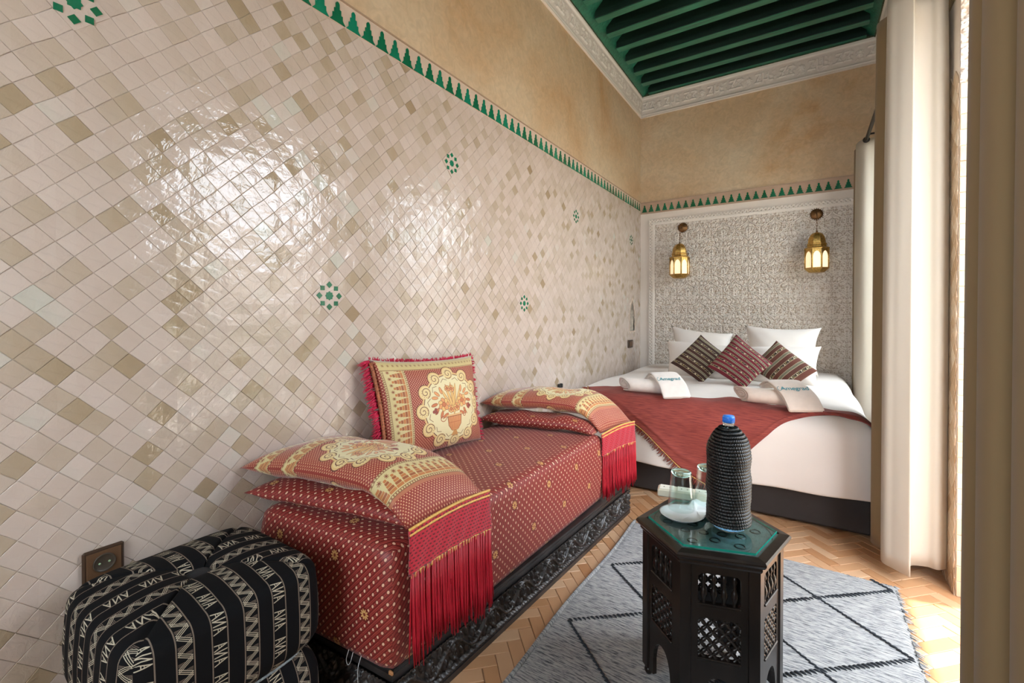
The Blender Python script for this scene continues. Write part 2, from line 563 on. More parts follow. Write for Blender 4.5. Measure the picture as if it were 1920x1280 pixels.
def brick_hidden(X, Y):
    if X < -.97 and Y > .75 and Y < 2.45: return True
    if -1.40 < X < .22 and Y > 2.93: return True
    if -.70 < X < .27 and Y < 2.33 and Y > .2: return True
    return False
sc_ = []
for b_ in bricks:
    a_ = 0 if brick_hidden(b_[0], b_[1]) else px_area((b_[0], b_[1], 0), (0, 0, 1), BW * BW * BN)
    sc_.append(a_)
order = sorted(range(len(bricks)), key=lambda i: -sc_[i])
chosen = set(i for i in order[:290] if sc_[i] > 0)
NBV = 18
bvar = []
for k in range(NBV):
    V, F = brick_mesh(BW * BN, BW, k)
    ang = 0
    tv = (k * .37 + .13) % 1
    me = mesh('brick', V, F, M_BRICK, attr=[('tint', 'FACE', [tv * .9 + .05] * len(F))])
    bvar.append((me, tv * .9 + .05, V, F))
sV, sF, sT = [], [], []
for i, (X, Y, kind, bx_, by_) in enumerate(bricks):
    k = random.randrange(NBV); me, tv, V, F = bvar[k]
    ang = PI / 4 + (PI / 2 if kind else 0)
    ox, oy = (bx_ * BW, by_ * BW) if kind == 0 else ((bx_ + 1) * BW, by_ * BW)
    OX, OY = ox * cs - oy * sn - .5, ox * sn + oy * cs + 1.0
    if i in chosen:
        o = bpy.data.objects.new('brick', me); o.location = (OX, OY, 0); o.rotation_euler = (0, 0, ang)
        o.parent = floor; COL.objects.link(o)
    else:
        ca, sa = math.cos(ang), math.sin(ang); n0 = len(sV)
        sV += [(OX + x * ca - y * sa, OY + x * sa + y * ca, z) for x, y, z in V]
        sF += [tuple(q + n0 for q in f) for f in F]; sT += [tv] * len(F)
o = obj('bricks', sV, sF, M_BRICK, floor, attr=[('tint', 'FACE', sT)]); o['kind'] = 'stuff'

# left wall with its little pointed niche
NY0, NY1, NZ0, NZ1 = 4.50, 4.665, .95, 1.27
mb = MB()
T = .12
mb.box(XL - T, XL, YF - .1, NY0, -.1, ZC + .1)
mb.box(XL - T, XL, NY1, YB + .12, -.1, ZC + .1)
mb.box(XL - T, XL, NY0, NY1, -.1, NZ0)
arch = []
for k in range(9):
    t = k / 8; arch.append((NY0 + (NY1 - NY0) / 2 * t ** 2.0, 1.06 + (NZ1 - 1.06) * t))
poly = [(NY0, ZC + .1), (NY0, 1.06)] + arch[1:] + [(NY0 + NY1 - y, z) for y, z in reversed(arch[:-1])] + [(NY1, ZC + .1)]
MX = Matrix(((0, 0, 1, 0), (1, 0, 0, 0), (0, 1, 0, 0), (0, 0, 0, 1)))
half = len(arch) + 1
A1 = [(NY0, ZC + .1), (NY0, 1.06)] + arch[1:] + [((NY0 + NY1) / 2, ZC + .1)]
A2 = [(NY0 + NY1 - y, z) for y, z in reversed(A1)]
for A in (A1, A2):
    mb.prism(A[::-1], XL - T, XL, M=MX)
wall_left = struct(mb.build('wall_left', M_GROUT))
struct(MB().box(XL - T - .04, XL - T + .05, NY0 - .05, NY1 + .05, NZ0 - .05, NZ1 + .05).build('niche_back', plain('niche_shade_brown', lin('#7d6c57'), .8, var=.2), wall_left))  # shade inside the niche is painted in with this brown
_c = (NY0 + NY1) / 2
_in = [(NY0, NZ0), (NY0, 1.06)] + arch[1:] ; _in = _in + [(2 * _c - y, z) for y, z in _in[::-1][1:]]
_out = []
for (y, z) in _in:
    _out.append((_c + (y - _c) * 1.18, z + (.028 if abs(y - _c) < .02 else .008 * (z > 1.06)) - (.014 if z <= NZ0 else 0)))
_mb = MB(); _n = len(_in)
_V = [(XL + .0065, y, z) for y, z in _in] + [(XL + .0065, y, z) for y, z in _out] + [(XL - .01, y, z) for y, z in _in] + [(XL - .001, y, z) for y, z in _out]
_mb.add(_V, [(i, (i + 1) % _n, _n + (i + 1) % _n, _n + i) for i in range(_n)] + [(i, (i + 1) % _n, 2 * _n + (i + 1) % _n, 2 * _n + i) for i in range(_n)] + [(_n + i, _n + (i + 1) % _n, 3 * _n + (i + 1) % _n, 3 * _n + i) for i in range(_n)])
struct(_mb.build('niche_surround', M_BAND, wall_left))
# upper smooth plaster on the left wall
o = struct(MB().box(XL, XL + .003, YF, YB, 2.315, 3.30).build('plaster_face', M_TAD, wall_left))

DT = .0700            # tile diagonal; rows start from the star centres
stars = [(.357, 1.886), (1.047, 1.190), (1.757, 1.872), (2.449, 1.178), (3.165, 1.868), (4.549, 1.868), (5.2, 1.2)]
Y0s, Z0s = 1.0473, 1.1890
def vertex(i, j):
    r = random.Random(i * 7919 + j * 104729)
    return (Y0s + i * DT / 2 + r.uniform(-.0017, .0017) + .0022 * math.sin(j * .23 + i * .05), Z0s + j * DT / 2 * .985 + r.uniform(-.0017, .0017) + .0022 * math.sin(i * .21))
star_c = []
for (sy_, sz_) in stars:
    i = round((sy_ - Y0s) / (DT / 2)); j = round((sz_ - Z0s) / (DT / 2 * .985))
    if (i + j) % 2: i += 1
    star_c.append((i, j))
star_c = [s for s in star_c if s[0] * DT / 2 + Y0s < 4.8]
skip = set()
for (i, j) in star_c:
    for d in ((0, 1), (0, -1), (1, 0), (-1, 0)):
        skip.add((i + d[0], j + d[1]))
tiles = []
for i in range(-76, 112):
    for j in range(-36, 32):
        if (i + j) % 2 == 0: continue
        if (i, j) in skip: continue
        y, z = Y0s + i * DT / 2, Z0s + j * DT / 2 * .985
        if z > 2.2225 + .03 or z < -.02 or y < -1.35 or y > 4.89: continue
        if NY0 - .006 < y < NY1 + .006 and NZ0 - .005 < z < 1.06: continue
        if 1.04 < z < NZ1 - .01 and abs(y - (NY0 + NY1) / 2) < (NY1 - NY0) / 2 * (1 - ((z - 1.06) / (NZ1 - 1.06)) if z > 1.06 else 1) ** .5 + .004: continue
        tiles.append((i, j, y, z))
def tile_geom(i, j, seed, absolute=True):
    r = random.Random(seed)
    c = [vertex(i + 1, j), vertex(i, j + 1), vertex(i - 1, j), vertex(i, j - 1)]
    cy, cz = Y0s + i * DT / 2, Z0s + j * DT / 2 * .985
    g = r.uniform(.006, .018)
    tilt = [r.uniform(0, .0018) for _ in range(4)]
    top, side, bot = [], [], []
    for k, (y, z) in enumerate(c):
        y2, z2 = y + (cy - y) * g, z + (cz - z) * g
        z2 = min(z2, 2.226); 
        top.append((.0026 + tilt[k], y2 + (cy - y2) * .05, z2 + (cz - z2) * .05))
        side.append((.0018 + tilt[k], y2, z2))
        bot.append((-.001, y2, z2))
    ctr = (.0030 + r.uniform(-.0006, .0016), cy, min(cz, 2.226))
    V = top + side + bot + [ctr]
    F = [(12, k, (k + 1) % 4) for k in range(4)] + [(k, 4 + k, 4 + (k + 1) % 4, (k + 1) % 4) for k in range(4)] + [(4 + k, 8 + k, 8 + (k + 1) % 4, 4 + (k + 1) % 4) for k in range(4)]
    return V, F
def tint_of(i, j):
    r = random.Random(i * 31 + j * 977 + 5)
    return min(1.0, max(.03, r.gauss(.62, .16 if i < 12 else .12) if r.random() < (.91 if i < 12 else .95) else r.gauss(.26, .1)))
def tile_hidden(y, z):
    if .74 < y < 2.2 and z < .55: return True
    if .20 < y < .78 and z < .44: return True
    if y > 2.6 and z < .6: return True
    return False
scores = [0 if tile_hidden(t[2], t[3]) else px_area((XL, t[2], t[3]), (1, 0, 0), DT * DT / 2) for t in tiles]
order = sorted(range(len(tiles)), key=lambda q: -scores[q])
chosen = set(order[:296])
sV, sF, sT = [], [], []
for q, (i, j, y, z) in enumerate(tiles):
    V, F = tile_geom(i, j, q)
    t = tint_of(i, j)
    if q in chosen:
        V = [(v[0], v[1] - y, v[2] - z) for v in V]
        me = mesh('tile', V, F, M_TILE, attr=[('tint', 'FACE', [t] * len(F))])
        o = bpy.data.objects.new('tile', me); o.location = (XL, y, z); o.parent = wall_left; COL.objects.link(o)
    else:
        n0 = len(sV)
        sV += [(XL + v[0], v[1], v[2]) for v in V]; sF += [tuple(a + n0 for a in f) for f in F]; sT += [t] * len(F)
o = obj('tiles', sV, sF, M_TILE, wall_left, attr=[('tint', 'FACE', sT)]); o['kind'] = 'stuff'

# green eight pointed star inlays
for (i, j) in star_c:
    cy, cz = Y0s + i * DT / 2, Z0s + j * DT / 2 * .985
    d = DT * .985
    mb = MB()
    pl = [(cy + d, cz), (cy, cz + d), (cy - d, cz), (cy, cz - d)]
    mb.prism(pl, XL - .001, XL + .0046, M=MX)
    me = mesh('star_inlay', mb.V, mb.F, M_TILE, attr=[('tint', 'FACE', [.72] * len(mb.F))])
    so = link(bpy.data.objects.new('star_inlay', me), wall_left)
    def chip(pts, nm, tv):
        m2 = MB().prism(pts, XL + .0040, XL + .0062, M=MX)
        me = mesh(nm, m2.V, m2.F, M_GREEN, attr=[('tint', 'FACE', [tv] * len(m2.F))])
        link(bpy.data.objects.new(nm, me), so)
    R1, R2 = .0175, .0135
    chip([(cy + (R1 if k % 2 == 0 else R2) * math.cos(k * PI / 8), cz + (R1 if k % 2 == 0 else R2) * math.sin(k * PI / 8)) for k in range(16)], 'star_chip', .5)
    for k in range(8):
        a = k * PI / 4; rc = .0415 if k % 2 == 0 else .0400
        px_, pz_ = cy + rc * math.cos(a), cz + rc * math.sin(a)
        s = .0125 if k % 2 == 0 else .0118
        chip([(px_ + s * math.cos(a + q * PI / 2), pz_ + s * math.sin(a + q * PI / 2)) for q in range(4)], 'chip', .25 + .1 * (k % 3))

# merlon frieze on the left wall
fr = struct(MB().box(XL, XL + .007, YF, YB, 2.2245, 2.315).build('frieze_band', M_BAND, wall_left))
struct(MB().box(XL, XL + .012, YF, YB, 2.315, 2.321).build('frieze_edge', plain('frieze_edge', lin('#a98f78'), .6), wall_left))
def merlon_pts(w, h):
    hw = w / 2
    P = [(.5, 0), (.47, .04), (.38, .16), (.345, .26), (.345, .42), (.235, .42), (.235, .68), (.125, .70), (.125, .90), (.07, .97), (0, 1.0)]
    P = [(x * w, y * h) for x, y in P]
    return [(-x, y) for x, y in P[::-1][1:]][::-1][::-1] + P[::-1][0:0] + [] , P
def merlon_outline(w, h):
    P = [(.485, 0), (.45, .05), (.36, .13), (.315, .21), (.315, .40), (.215, .40), (.215, .64), (.12, .65), (.12, .90), (.07, .97), (0, 1.0)]
    R_ = [(x * w, y * h) for x, y in P]
    L_ = [(-x, y) for x, y in R_[:-1]][::-1]
    return (R_ + L_)
def merlon_mesh(w, h, tv, plane):
    out = merlon_outline(w, h)
    n = len(out); dd = .0035
    def P3(p, d):
        return (d, p[0], p[1]) if plane == 'x' else (p[0], -d, p[1])
    V = [P3(p, 0) for p in out] + [P3(p, dd) for p in out] + [P3((0, h * .35), dd + .0008)]
    F = [(i, (i + 1) % n, n + (i + 1) % n, n + i) for i in range(n)] + [(n + i, n + (i + 1) % n, 2 * n) for i in range(n)]
    return mesh('merlon', V, F, M_GREEN, attr=[('tint', 'FACE', [tv] * len(F))])
mv = [merlon_mesh(.0690, .0775, .25 + .07 * k, 'x') for k in range(9)]
for k in range(-16, 54):
    y = .9776 + .0715 * (k + .5)
    if y > YB - .02 or y < .15: continue
    o = bpy.data.objects.new('merlon', random.choice(mv)); o.location = (XL + .007, y, 2.2255); o.parent = wall_left; COL.objects.link(o)

# ------------------------------------------------------------------ back wall
mb = MB().box(XL - .1, XO, YB, YB + .12, -.1, ZC + .1)
wall_back = struct(mb.build('wall_back', M_STUC_PL))
struct(MB().box(XL, XR, YB - .003, YB, 2.315, 3.30).build('plaster_face', M_TAD, wall_back))
struct(MB().box(XL, XR, YB - .008, YB, 2.207, 2.308).build('frieze_band', plain('back_frieze_band', lin('#b89c86'), .6, var=.12, vscale=9), wall_back))
mtr = plain('frieze_moulding', lin('#b39a84'), .6)
struct(MB().box(XL, XR, YB - .016, YB, 2.308, 2.318).box(XL, XR, YB - .016, YB, 2.195, 2.205).build('frieze_edge', mtr, wall_back))
mv2 = [merlon_mesh(.062, .074, .05 + .06 * k, 'y') for k in range(5)]
for k in range(30):
    x = -1.4157 + .0703 * (k - .5)
    if x > XR - .02: break
    o = bpy.data.objects.new('merlon', random.choice(mv2)); o.location = (x, YB - .008, 2.211); o.parent = wall_back; COL.objects.link(o)

# carved plaster: a drawn arabesque becomes a real height field
def arabesque():
    W, H = 280, 400      # one repeat, in millimetres
    R = Ras(W, H, 0.0)
    cx = W / 2
    rq = random.Random(8)
    for gx in range(14):
        for gy in range(20):
            R.spiral(gx * 20 + rq.uniform(-3, 3), gy * 20 + rq.uniform(-3, 3), 9.5, .50, 5.5, rq.uniform(0, 6), 1.1, rq.choice((1, -1)))
    for (ox, oy) in ((cx, 0), (0, H / 2)):
        for sg in (1, -1):
            def spr(x, y, r, w, a, t, d, h=.8): R.spiral(ox + sg * x, oy + y, r, h, w, a if sg > 0 else PI - a, t, d * sg)
            def lf(x, y, L, w, a, h=.85):
                R.ell(ox + sg * x, oy + y, L + 2.5, w + 2.5, 0.0, sg * a); R.ell(ox + sg * x, oy + y, L, w, h, sg * a)
                R.line([(ox + sg * (x - L * .6 * math.cos(a)), oy + y - L * .6 * math.sin(a)), (ox + sg * (x + L * .6 * math.cos(a)), oy + y + L * .6 * math.sin(a))], 2.2, .3)
            for q in ((26, 28, 21, 9, 0, 1.35, 1), (74, 22, 21, 9, 2, 1.35, -1), (96, 66, 20, 9, 4, 1.3, -1), (30, 152, 20, 9, 3, 1.3, 1), (72, 172, 20, 9, 5, 1.35, -1), (98, 128, 20, 9, .5, 1.35, 1), (118, 98, 13, 6.5, 3, 1.1, 1), (120, 26, 16, 7, 1, 1.2, 1), (118, 176, 15, 7, 1, 1.2, 1)):
                spr(*q)
            for q in ((50, 50, 17, 6.5, .9), (98, 40, 14, 6, 2.2), (52, 134, 17, 6.5, -.8), (50, 4, 15, 6, .2), (14, 62, 15, 6, 1.9), (10, 180, 14, 5.5, .5), (92, 196, 15, 6, -.6), (128, 136, 14, 6, 1.2), (128, 68, 13, 5.5, -1.2), (76, 96, 12, 5.5, 1.5)):
                lf(*q)
            pts = []
            for k in range(41):
                t = k / 40
                x = 61 * (1 - math.cos(2 * PI * t)) + 7 * math.sin(6 * PI * t) ** 2
                pts.append((ox + sg * x, oy + t * 200))
            R.line(pts, 16, 0.0); R.line(pts, 10, 1.0); R.line(pts, 2.5, .6)
            for k, a in enumerate((.0, .42, .84, 1.26, 1.68)):
                L = 46 - 5 * k
                R.ell(ox + sg * (L * .60 * math.sin(a)), oy + 88 + L * .60 * math.cos(a), 8.0, L * .50, 0.0, sg * (-a))
                R.ell(ox + sg * (L * .60 * math.sin(a)), oy + 88 + L * .60 * math.cos(a), 5.4, L * .42, .95, sg * (-a))
            R.line([(ox + sg * 8, oy + 82), (ox + sg * 24, oy + 68), (ox + sg * 36, oy + 80)], 8, .9)
            R.line([(ox + sg * 4, oy + 64), (ox + sg * 15, oy + 50), (ox + sg * 10, oy + 36), (ox, oy + 40)], 7.5, .9)
    return R.a[..., 0]
ARA = arabesque()
def samp(A, x, z, s=1000.0):
    h, w = A.shape
    xi = np.floor(x * s).astype(int) % w; zi = np.floor(z * s).astype(int) % h
    return A[zi, xi]
def blur(A, n):
    for _ in range(n):
        A = (A + np.roll(A, 1, 0) + np.roll(A, -1, 0) + np.roll(A, 1, 1) + np.roll(A, -1, 1)) / 5
    return A
ARA = blur(ARA, 1)
def relief(name, O, ax, ay, nr, W, H, step, hf, mat, parent, kind='structure', smooth=False, hmax=.017):
    nu, nv = int(W / step) + 1, int(H / step) + 1
    u = np.linspace(0, W, nu); v = np.linspace(0, H, nv)
    U_, V_ = np.meshgrid(u, v, indexing='ij')
    h = hf(U_, V_)
    P = np.array(O)[None, None] + U_[..., None] * np.array(ax) + V_[..., None] * np.array(ay) + h[..., None] * np.array(nr)
    o = obj(name, P.reshape(-1, 3), grid_faces(nu, nv), mat, parent, smooth, attr=[('relief', 'POINT', np.clip(h / hmax, 0, 1).ravel())])
    if kind: o['kind'] = kind
    return o
PX0, PX1, PZ0, PZ1 = -1.405, .50, .42, 2.125
def lattice(x, z, p):
    a = np.abs(((x + z) / p) % 1 - .5); b = np.abs(((x - z) / p) % 1 - .5)
    return ((a > .28) | (b > .28)).astype(float)
def panel_h(x, z):
    W, H = PX1 - PX0, PZ1 - PZ0
    base = .017 * samp(ARA, x * 1.28 + .052, z * 1.05 + .115)
    d = np.minimum(x, H - z)          # border runs along the left and the top
    out = base
    out = np.where(d < .062, .017, out)                     # inner plain band
    out = np.where((d > .008) & (d < .040), .006 + .011 * lattice(x, z, .032), out)
    out = np.where(d < .004, 0.0, out)
    return out
relief('carved_panel', (PX0, YB - .001, PZ0), (1, 0, 0), (0, 0, 1), (0, -1, 0), PX1 - PX0, PZ1 - PZ0, .0040, panel_h, M_STUC, wall_back)

# ------------------------------------------------------------------ right wall: tiled pier between door opening and window
DY0, DY1, DZ1 = 1.10, 2.46, 2.40
WY0, WY1, WZ0, WZ1 = 3.15, 4.36, .42, 2.46
XP = .507            # slightly proud tiled jamb
mb = MB()
mb.box(XR, XO, DY1, WY0, -.1, ZC + .1)
mb.box(XP, XR, DY1, 2.80, -.1, 2.40)
mb.box(XR, XO, WY1, YB + .02, -.1, ZC + .1)
mb.box(XR, XO, WY0, WY1, -.1, WZ0)
mb.box(XR, XO, WY0, WY1, WZ1, ZC + .1)
mb.box(XR, XO, DY0, DY1, DZ1, ZC + .1)
mb.box(XR, XO, YF - .1, DY0, -.1, ZC + .1)
wall_right = struct(mb.build('wall_right', M_STUC_PL))
struct(MB().box(XR - .003, XR, DY1, YB, 2.42, 3.30).box(XR - .003, XR, YF, DY1, 2.42, 3.30).build('plaster_face', M_TAD, wall_right))
# tiles of the pier: lozenges on the room side, squares on the reveal
def flat_tile(c4_, nrm, tv, name, parent, mat=M_TILE, th=.004, inset=.03):
    c = [Vector(p) for p in c4_]; m_ = sum(c, Vector()) / len(c); nrm = Vector(nrm); n_ = len(c)
    bot = [p + (m_ - p) * inset for p in c]
    top = [p + (m_ - p) * (inset + .05) + nrm * (th + random.uniform(0, .001)) for p in c]
    sd_ = [p + nrm * th * .75 for p in bot]
    V = top + sd_ + bot
    F = [tuple(range(n_))] + [(k, n_ + k, n_ + (k + 1) % n_, (k + 1) % n_) for k in range(n_)] + [(n_ + k, 2 * n_ + k, 2 * n_ + (k + 1) % n_, n_ + (k + 1) % n_) for k in range(n_)]
    return V, F
M_TILE2 = zellige('zellige_beige', [(0.0, lin('#a98a68')), (.3, lin('#bfa486')), (.6, lin('#cbb49a')), (1.0, lin('#d6c6b0'))], rough=.25, bumpd=.0015)
for k in range(0, 33):
    for q in range(2):
        z0 = .0 + k * .0615; x0 = XP + q * .0615
        c = [(x0, DY1, z0), (x0 + .0615, DY1, z0), (x0 + .0615, DY1, z0 + .0615), (x0, DY1, z0 + .0615)]
        V, F = flat_tile(c, (0, -1, 0), 0, 'tile', wall_right)
        me = mesh('tile', V, F, M_TILE2, attr=[('tint', 'FACE', [random.uniform(.2, .95)] * len(F))])
        link(bpy.data.objects.new('tile', me), wall_right)
sV, sF, sT = [], [], []
for i in range(0, 20):
    for j in range(0, 60):
        if (i + j) % 2: continue
        y, z = DY1 + .012 + i * DT / 2, j * DT / 2
        if z > 2.2 or y > WY0: continue
        xx = XP if y < 2.80 else XR
        c = [(xx, y + DT / 2, z), (xx, y, z + DT / 2), (xx, y - (DT / 2 if i else .01), z), (xx, y, z - DT / 2)]
        V, F = flat_tile(c, (-1, 0, 0), 0, 'tile', wall_right)
        n0 = len(sV); sV += [tuple(v) for v in V]; sF += [tuple(a + n0 for a in f) for f in F]; sT += [random.uniform(.15, .95)] * len(F)
o = obj('tiles', sV, sF, M_TILE2, wall_right, attr=[('tint', 'FACE', sT)]); o['kind'] = 'stuff'
def rev_h(x, z):
    return .014 * samp(ARA, x + .03, z)
relief('carved_reveal', (XP, DY1 - .001, 2.03), (1, 0, 0), (0, 0, 1), (0, -1, 0), .30, .36, .005, rev_h, M_STUC, wall_right, hmax=.014)
# front wall behind the camera, with an opening added for fill light
FX0, FX1, FZ0, FZ1 = -1.10, .20, .80, 2.40
struct(MB().box(XL - .1, FX0, YF - .12, YF, -.1, ZC + .1).box(FX1, XO, YF - .12, YF, -.1, ZC + .1).box(FX0, FX1, YF - .12, YF, -.1, FZ0).box(FX0, FX1, YF - .12, YF, FZ1, ZC + .1).build('wall_front', M_TAD))

# window and door joinery
M_FRAME = plain('dark_window_wood', (.05, .028, .018), .45, var=.3, vscale=14, stretch=(1, 1, .3))
def framed(name, y0, y1, z0, z1, panes, t=.045, depth=.05, x=.70, nz=3):
    mb = MB()
    mb.box(x, x + depth, y0, y0 + t, z0, z1).box(x, x + depth, y1 - t, y1, z0, z1)
    mb.box(x, x + depth, y0 + t, y1 - t, z1 - t, z1)
    if z0 > .1: mb.box(x, x + depth, y0 + t, y1 - t, z0, z0 + t)
    root = struct(mb.build(name, M_FRAME))
    if panes:
        w = (y1 - y0 - 2 * t)
        zb = z0 + t
        hh = (z1 - t - zb)
        for a in range(panes):
            for c in range(nz):
                ya, yb = y0 + t + w * a / panes, y0 + t + w * (a + 1) / panes
                za, zb_ = zb + hh * c / nz, zb + hh * (c + 1) / nz
                o = MB().box(x + .02, x + .024, ya + .012, yb - .012, za + .012, zb_ - .012).build('pane', M_THIN, root)
                b = .024
        m2 = MB()
        for a in range(1, panes):
            ya = y0 + t + w * a / panes; m2.box(x + .008, x + .04, ya - .013, ya + .013, zb, z1 - t)
        for c in range(1, nz):
            za = zb + hh * c / nz; m2.box(x + .011, x + .037, y0 + t, y1 - t, za - .012, za + .012)
        m2.build('muntins', M_FRAME, root)
    return root
framed('window_1', WY0, WY1, WZ0, WZ1, 2)
framed('door_1', DY0, DY1, 0, DZ1, 0)
fw_ = struct(MB().box(FX0, FX0 + .05, YF - .09, YF - .04, FZ0, FZ1).box(FX1 - .05, FX1, YF - .09, YF - .04, FZ0, FZ1).box(FX0, FX1, YF - .09, YF - .04, FZ0, FZ0 + .05).box(FX0, FX1, YF - .09, YF - .04, FZ1 - .05, FZ1).box(-.475, -.425, YF - .09, YF - .04, FZ0, FZ1).build('added_fill_window', M_FRAME))  # unseen window, added to brighten the foreground and even out the light
for xa_, xb_ in ((FX0 + .05, -.475), (-.425, FX1 - .05)):
    MB().box(xa_, xb_, YF - .067, YF - .063, FZ0 + .05, FZ1 - .05).build('pane', M_THIN, fw_)
# low courtyard wall opposite with planting in front of it (it shows only as reflections in the glazed tiles)
struct(MB().box(4.2, 4.4, -6, 10, -.16, 2.35).build('courtyard_wall', plain('courtyard_plaster', lin('#d2c6b8'), .8, var=.1, vscale=2)))
rl = random.Random(21); V_, F_ = [], []
for k in range(1500):
    cy_ = rl.choice((.2, 1.3, 2.1, 3.4, 4.6)) + rl.gauss(0, .30); cz_ = abs(rl.gauss(.45, .32)); cx_ = 3.7 + max(-.22, min(.22, rl.gauss(0, .12)))
    a_ = rl.uniform(0, 6.28); b__ = rl.uniform(-1, 1); L_ = rl.uniform(.10, .20)
    d_1 = Vector((math.cos(a_) * math.cos(b__), math.sin(a_) * math.cos(b__), math.sin(b__))) * L_
    d_2 = d_1.cross(Vector((rl.uniform(-1, 1), rl.uniform(-1, 1), 1))).normalized() * L_ * .22
    c_ = Vector((cx_, cy_, cz_)); n0 = len(V_)
    V_ += [tuple(c_ - d_1), tuple(c_ + d_2), tuple(c_ + d_1), tuple(c_ - d_2)]; F_.append((n0, n0 + 1, n0 + 2, n0 + 3))
o = obj('courtyard_foliage', V_, F_, plain('green_leaves', lin('#4f7038'), .5, var=.3, vscale=5)); o['kind'] = 'stuff'
tag(o, 'green shrubs planted along the courtyard wall outside the doorway', 'shrubs')
# sunlit courtyard paving outside the openings
struct(MB().box(XO + .02, 7.0, -6, 10, -.16, -.02).box(-6.0, XO + .02, -7.0, YF - .13, -.16, -.02).build('courtyard_ground', plain('courtyard_paving', lin('#cfc4b4'), .8, var=.1, vscale=3)))

# ------------------------------------------------------------------ ceiling and cornice
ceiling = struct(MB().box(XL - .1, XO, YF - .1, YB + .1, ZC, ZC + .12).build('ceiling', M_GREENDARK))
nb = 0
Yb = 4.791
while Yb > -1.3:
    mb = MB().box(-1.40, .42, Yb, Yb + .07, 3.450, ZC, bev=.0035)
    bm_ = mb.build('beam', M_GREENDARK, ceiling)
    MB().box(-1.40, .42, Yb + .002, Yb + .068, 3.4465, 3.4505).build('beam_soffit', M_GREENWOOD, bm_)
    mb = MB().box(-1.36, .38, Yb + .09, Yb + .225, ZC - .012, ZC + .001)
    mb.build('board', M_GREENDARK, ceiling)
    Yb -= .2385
# inclined green boards closing the beam ends, and thin rim with traces of gilding
def slant(x0, z0, x1, z1, y0, y1, name, mat, th=.012):
    d = Vector((x1 - x0, 0, z1 - z0)).normalized(); nn = Vector((d.z, 0, -d.x)) * th
    V = []
    for y in (y0, y1):
        for (x, z) in ((x0, z0), (x1, z1), (x1 + nn.x, z1 + nn.z), (x0 + nn.x, z0 + nn.z)):
            V.append((x, y, z))
    F = [(0, 1, 2, 3), (7, 6, 5, 4), (0, 4, 5, 1), (1, 5, 6, 2), (2, 6, 7, 3), (3, 7, 4, 0)]
    return obj(name, V, F, mat, ceiling)
slant(-1.475, 3.445, -1.30, 3.62, YF, YB - .01, 'end_board', M_GREENWOOD)
slant(.485, 3.445, .31, 3.62, YF, YB - .01, 'end_board', M_GREENWOOD, th=-.012)
M_RIM = plain('gilt_green_rim', (.06, .075, .03), .45, var=.8, vscale=60)
MB().box(-1.482, -1.462, YF, YB, 3.432, 3.452).box(.472, .492, YF, YB, 3.432, 3.452).box(-1.482, .492, YB - .03, YB - .01, 3.432, 3.452).build('rim', M_RIM, ceiling)

def calligraphy():
    R = Ras(420, 160, 0.0)
    for y in (10, 150): R.line([(-5, y), (425, y)], 3, .8)
    def letter(x):
        R.line([(x, 44), (x + 52, 44)], 8, 1); R.line([(x + 8, 116), (x + 50, 116)], 7, 1)
        R.line([(x + 12, 46), (x + 44, 112)], 7, 1); R.line([(x + 40, 60), (x + 20, 84)], 5, .9)
    letter(30); letter(92)
    for cx, cy in ((200, 80),):
        for k in range(8):
            a = k * PI / 4
            R.ell(cx + 16 * math.cos(a), cy + 16 * math.sin(a), 13, 4.5, 1, a)
    letter(250); R.line([(320, 40), (320, 124)], 8, 1); R.line([(320, 60), (360, 60), (360, 110)], 7, 1); R.line([(372, 44), (400, 44)], 7, 1)
    for k in range(46):
        x, y = random.uniform(0, 420), random.uniform(24, 138)
        R.spiral(x, y, random.uniform(6, 10), .5, 3, random.uniform(0, 6), 1.2, random.choice((1, -1)))
    return blur(np.maximum(R.a[..., 0], 0), 1)
CAL = calligraphy()
def corn_h(x, z):
    q = samp(CAL, x, np.clip((z - .02), 0, .155))
    return np.where((z > .022) & (z < .175), .010 * q, .011)
for nm, O, ax, nr, L in (('trim_1', (XL + .006, YF, 3.236), (0, 1, 0), (1, 0, 0), YB - YF), ('trim_2', (XL, YB - .006, 3.236), (1, 0, 0), (0, -1, 0), XR - XL), ('trim_3', (XR - .006, YF, 3.236), (0, 1, 0), (-1, 0, 0), YB - YF)):
    ay = np.array((0, 0, 1.0)) + np.array(nr) * .085
    hf = corn_h
    st = .0055
    if nm == 'trim_2':
        o = relief(nm, O, ax, ay, nr, L, .200, st, hf, M_CORN, None, hmax=.010)
    elif nm == 'trim_1':
        # only the far part is near enough to the frame to show its carving
        o = relief(nm, (XL + .006, 2.0, 3.236), ax, ay, nr, YB - 2.0, .200, st, hf, M_CORN, None, hmax=.010)
    else:
        o = relief(nm, (XR - .006, 3.2, 3.236), ax, ay, nr, YB - 3.2, .200, .008, hf, M_CORN, None, hmax=.010)
    mb = MB()
    if nm == 'trim_1': mb.box(XL, XL + .006, YF, YB, 3.226, 3.436).box(XL, XL + .018, YF, YB, 3.222, 3.238, bev=.004)
    if nm == 'trim_2': mb.box(XL, XR, YB - .006, YB, 3.226, 3.436).box(XL, XR, YB - .018, YB, 3.222, 3.238, bev=.004)
    if nm == 'trim_3': mb.box(XR - .006, XR, YF, YB, 3.226, 3.436).box(XR - .018, XR, YF, YB, 3.222, 3.238, bev=.004)
    mb.build('backing', M_STUC_PL, o)
# boards between cornice top and ceiling so no gap stays open
struct(MB().box(XL, XL + .022, YF, YB, 3.436, ZC).box(XR - .022, XR, YF, YB, 3.436, ZC).box(XL, XR, YB - .012, YB, 3.436, ZC).build('trim_4', M_GREENDARK))
# ------------------------------------------------------------------ woven patterns
CREAM, TAN, BROWN, RED, DRED, ORA = srgb('#dccb9c'), srgb('#c9a062'), srgb('#5a2416'), srgb('#a03a2c'), srgb('#6e1d18'), srgb('#cf8049')

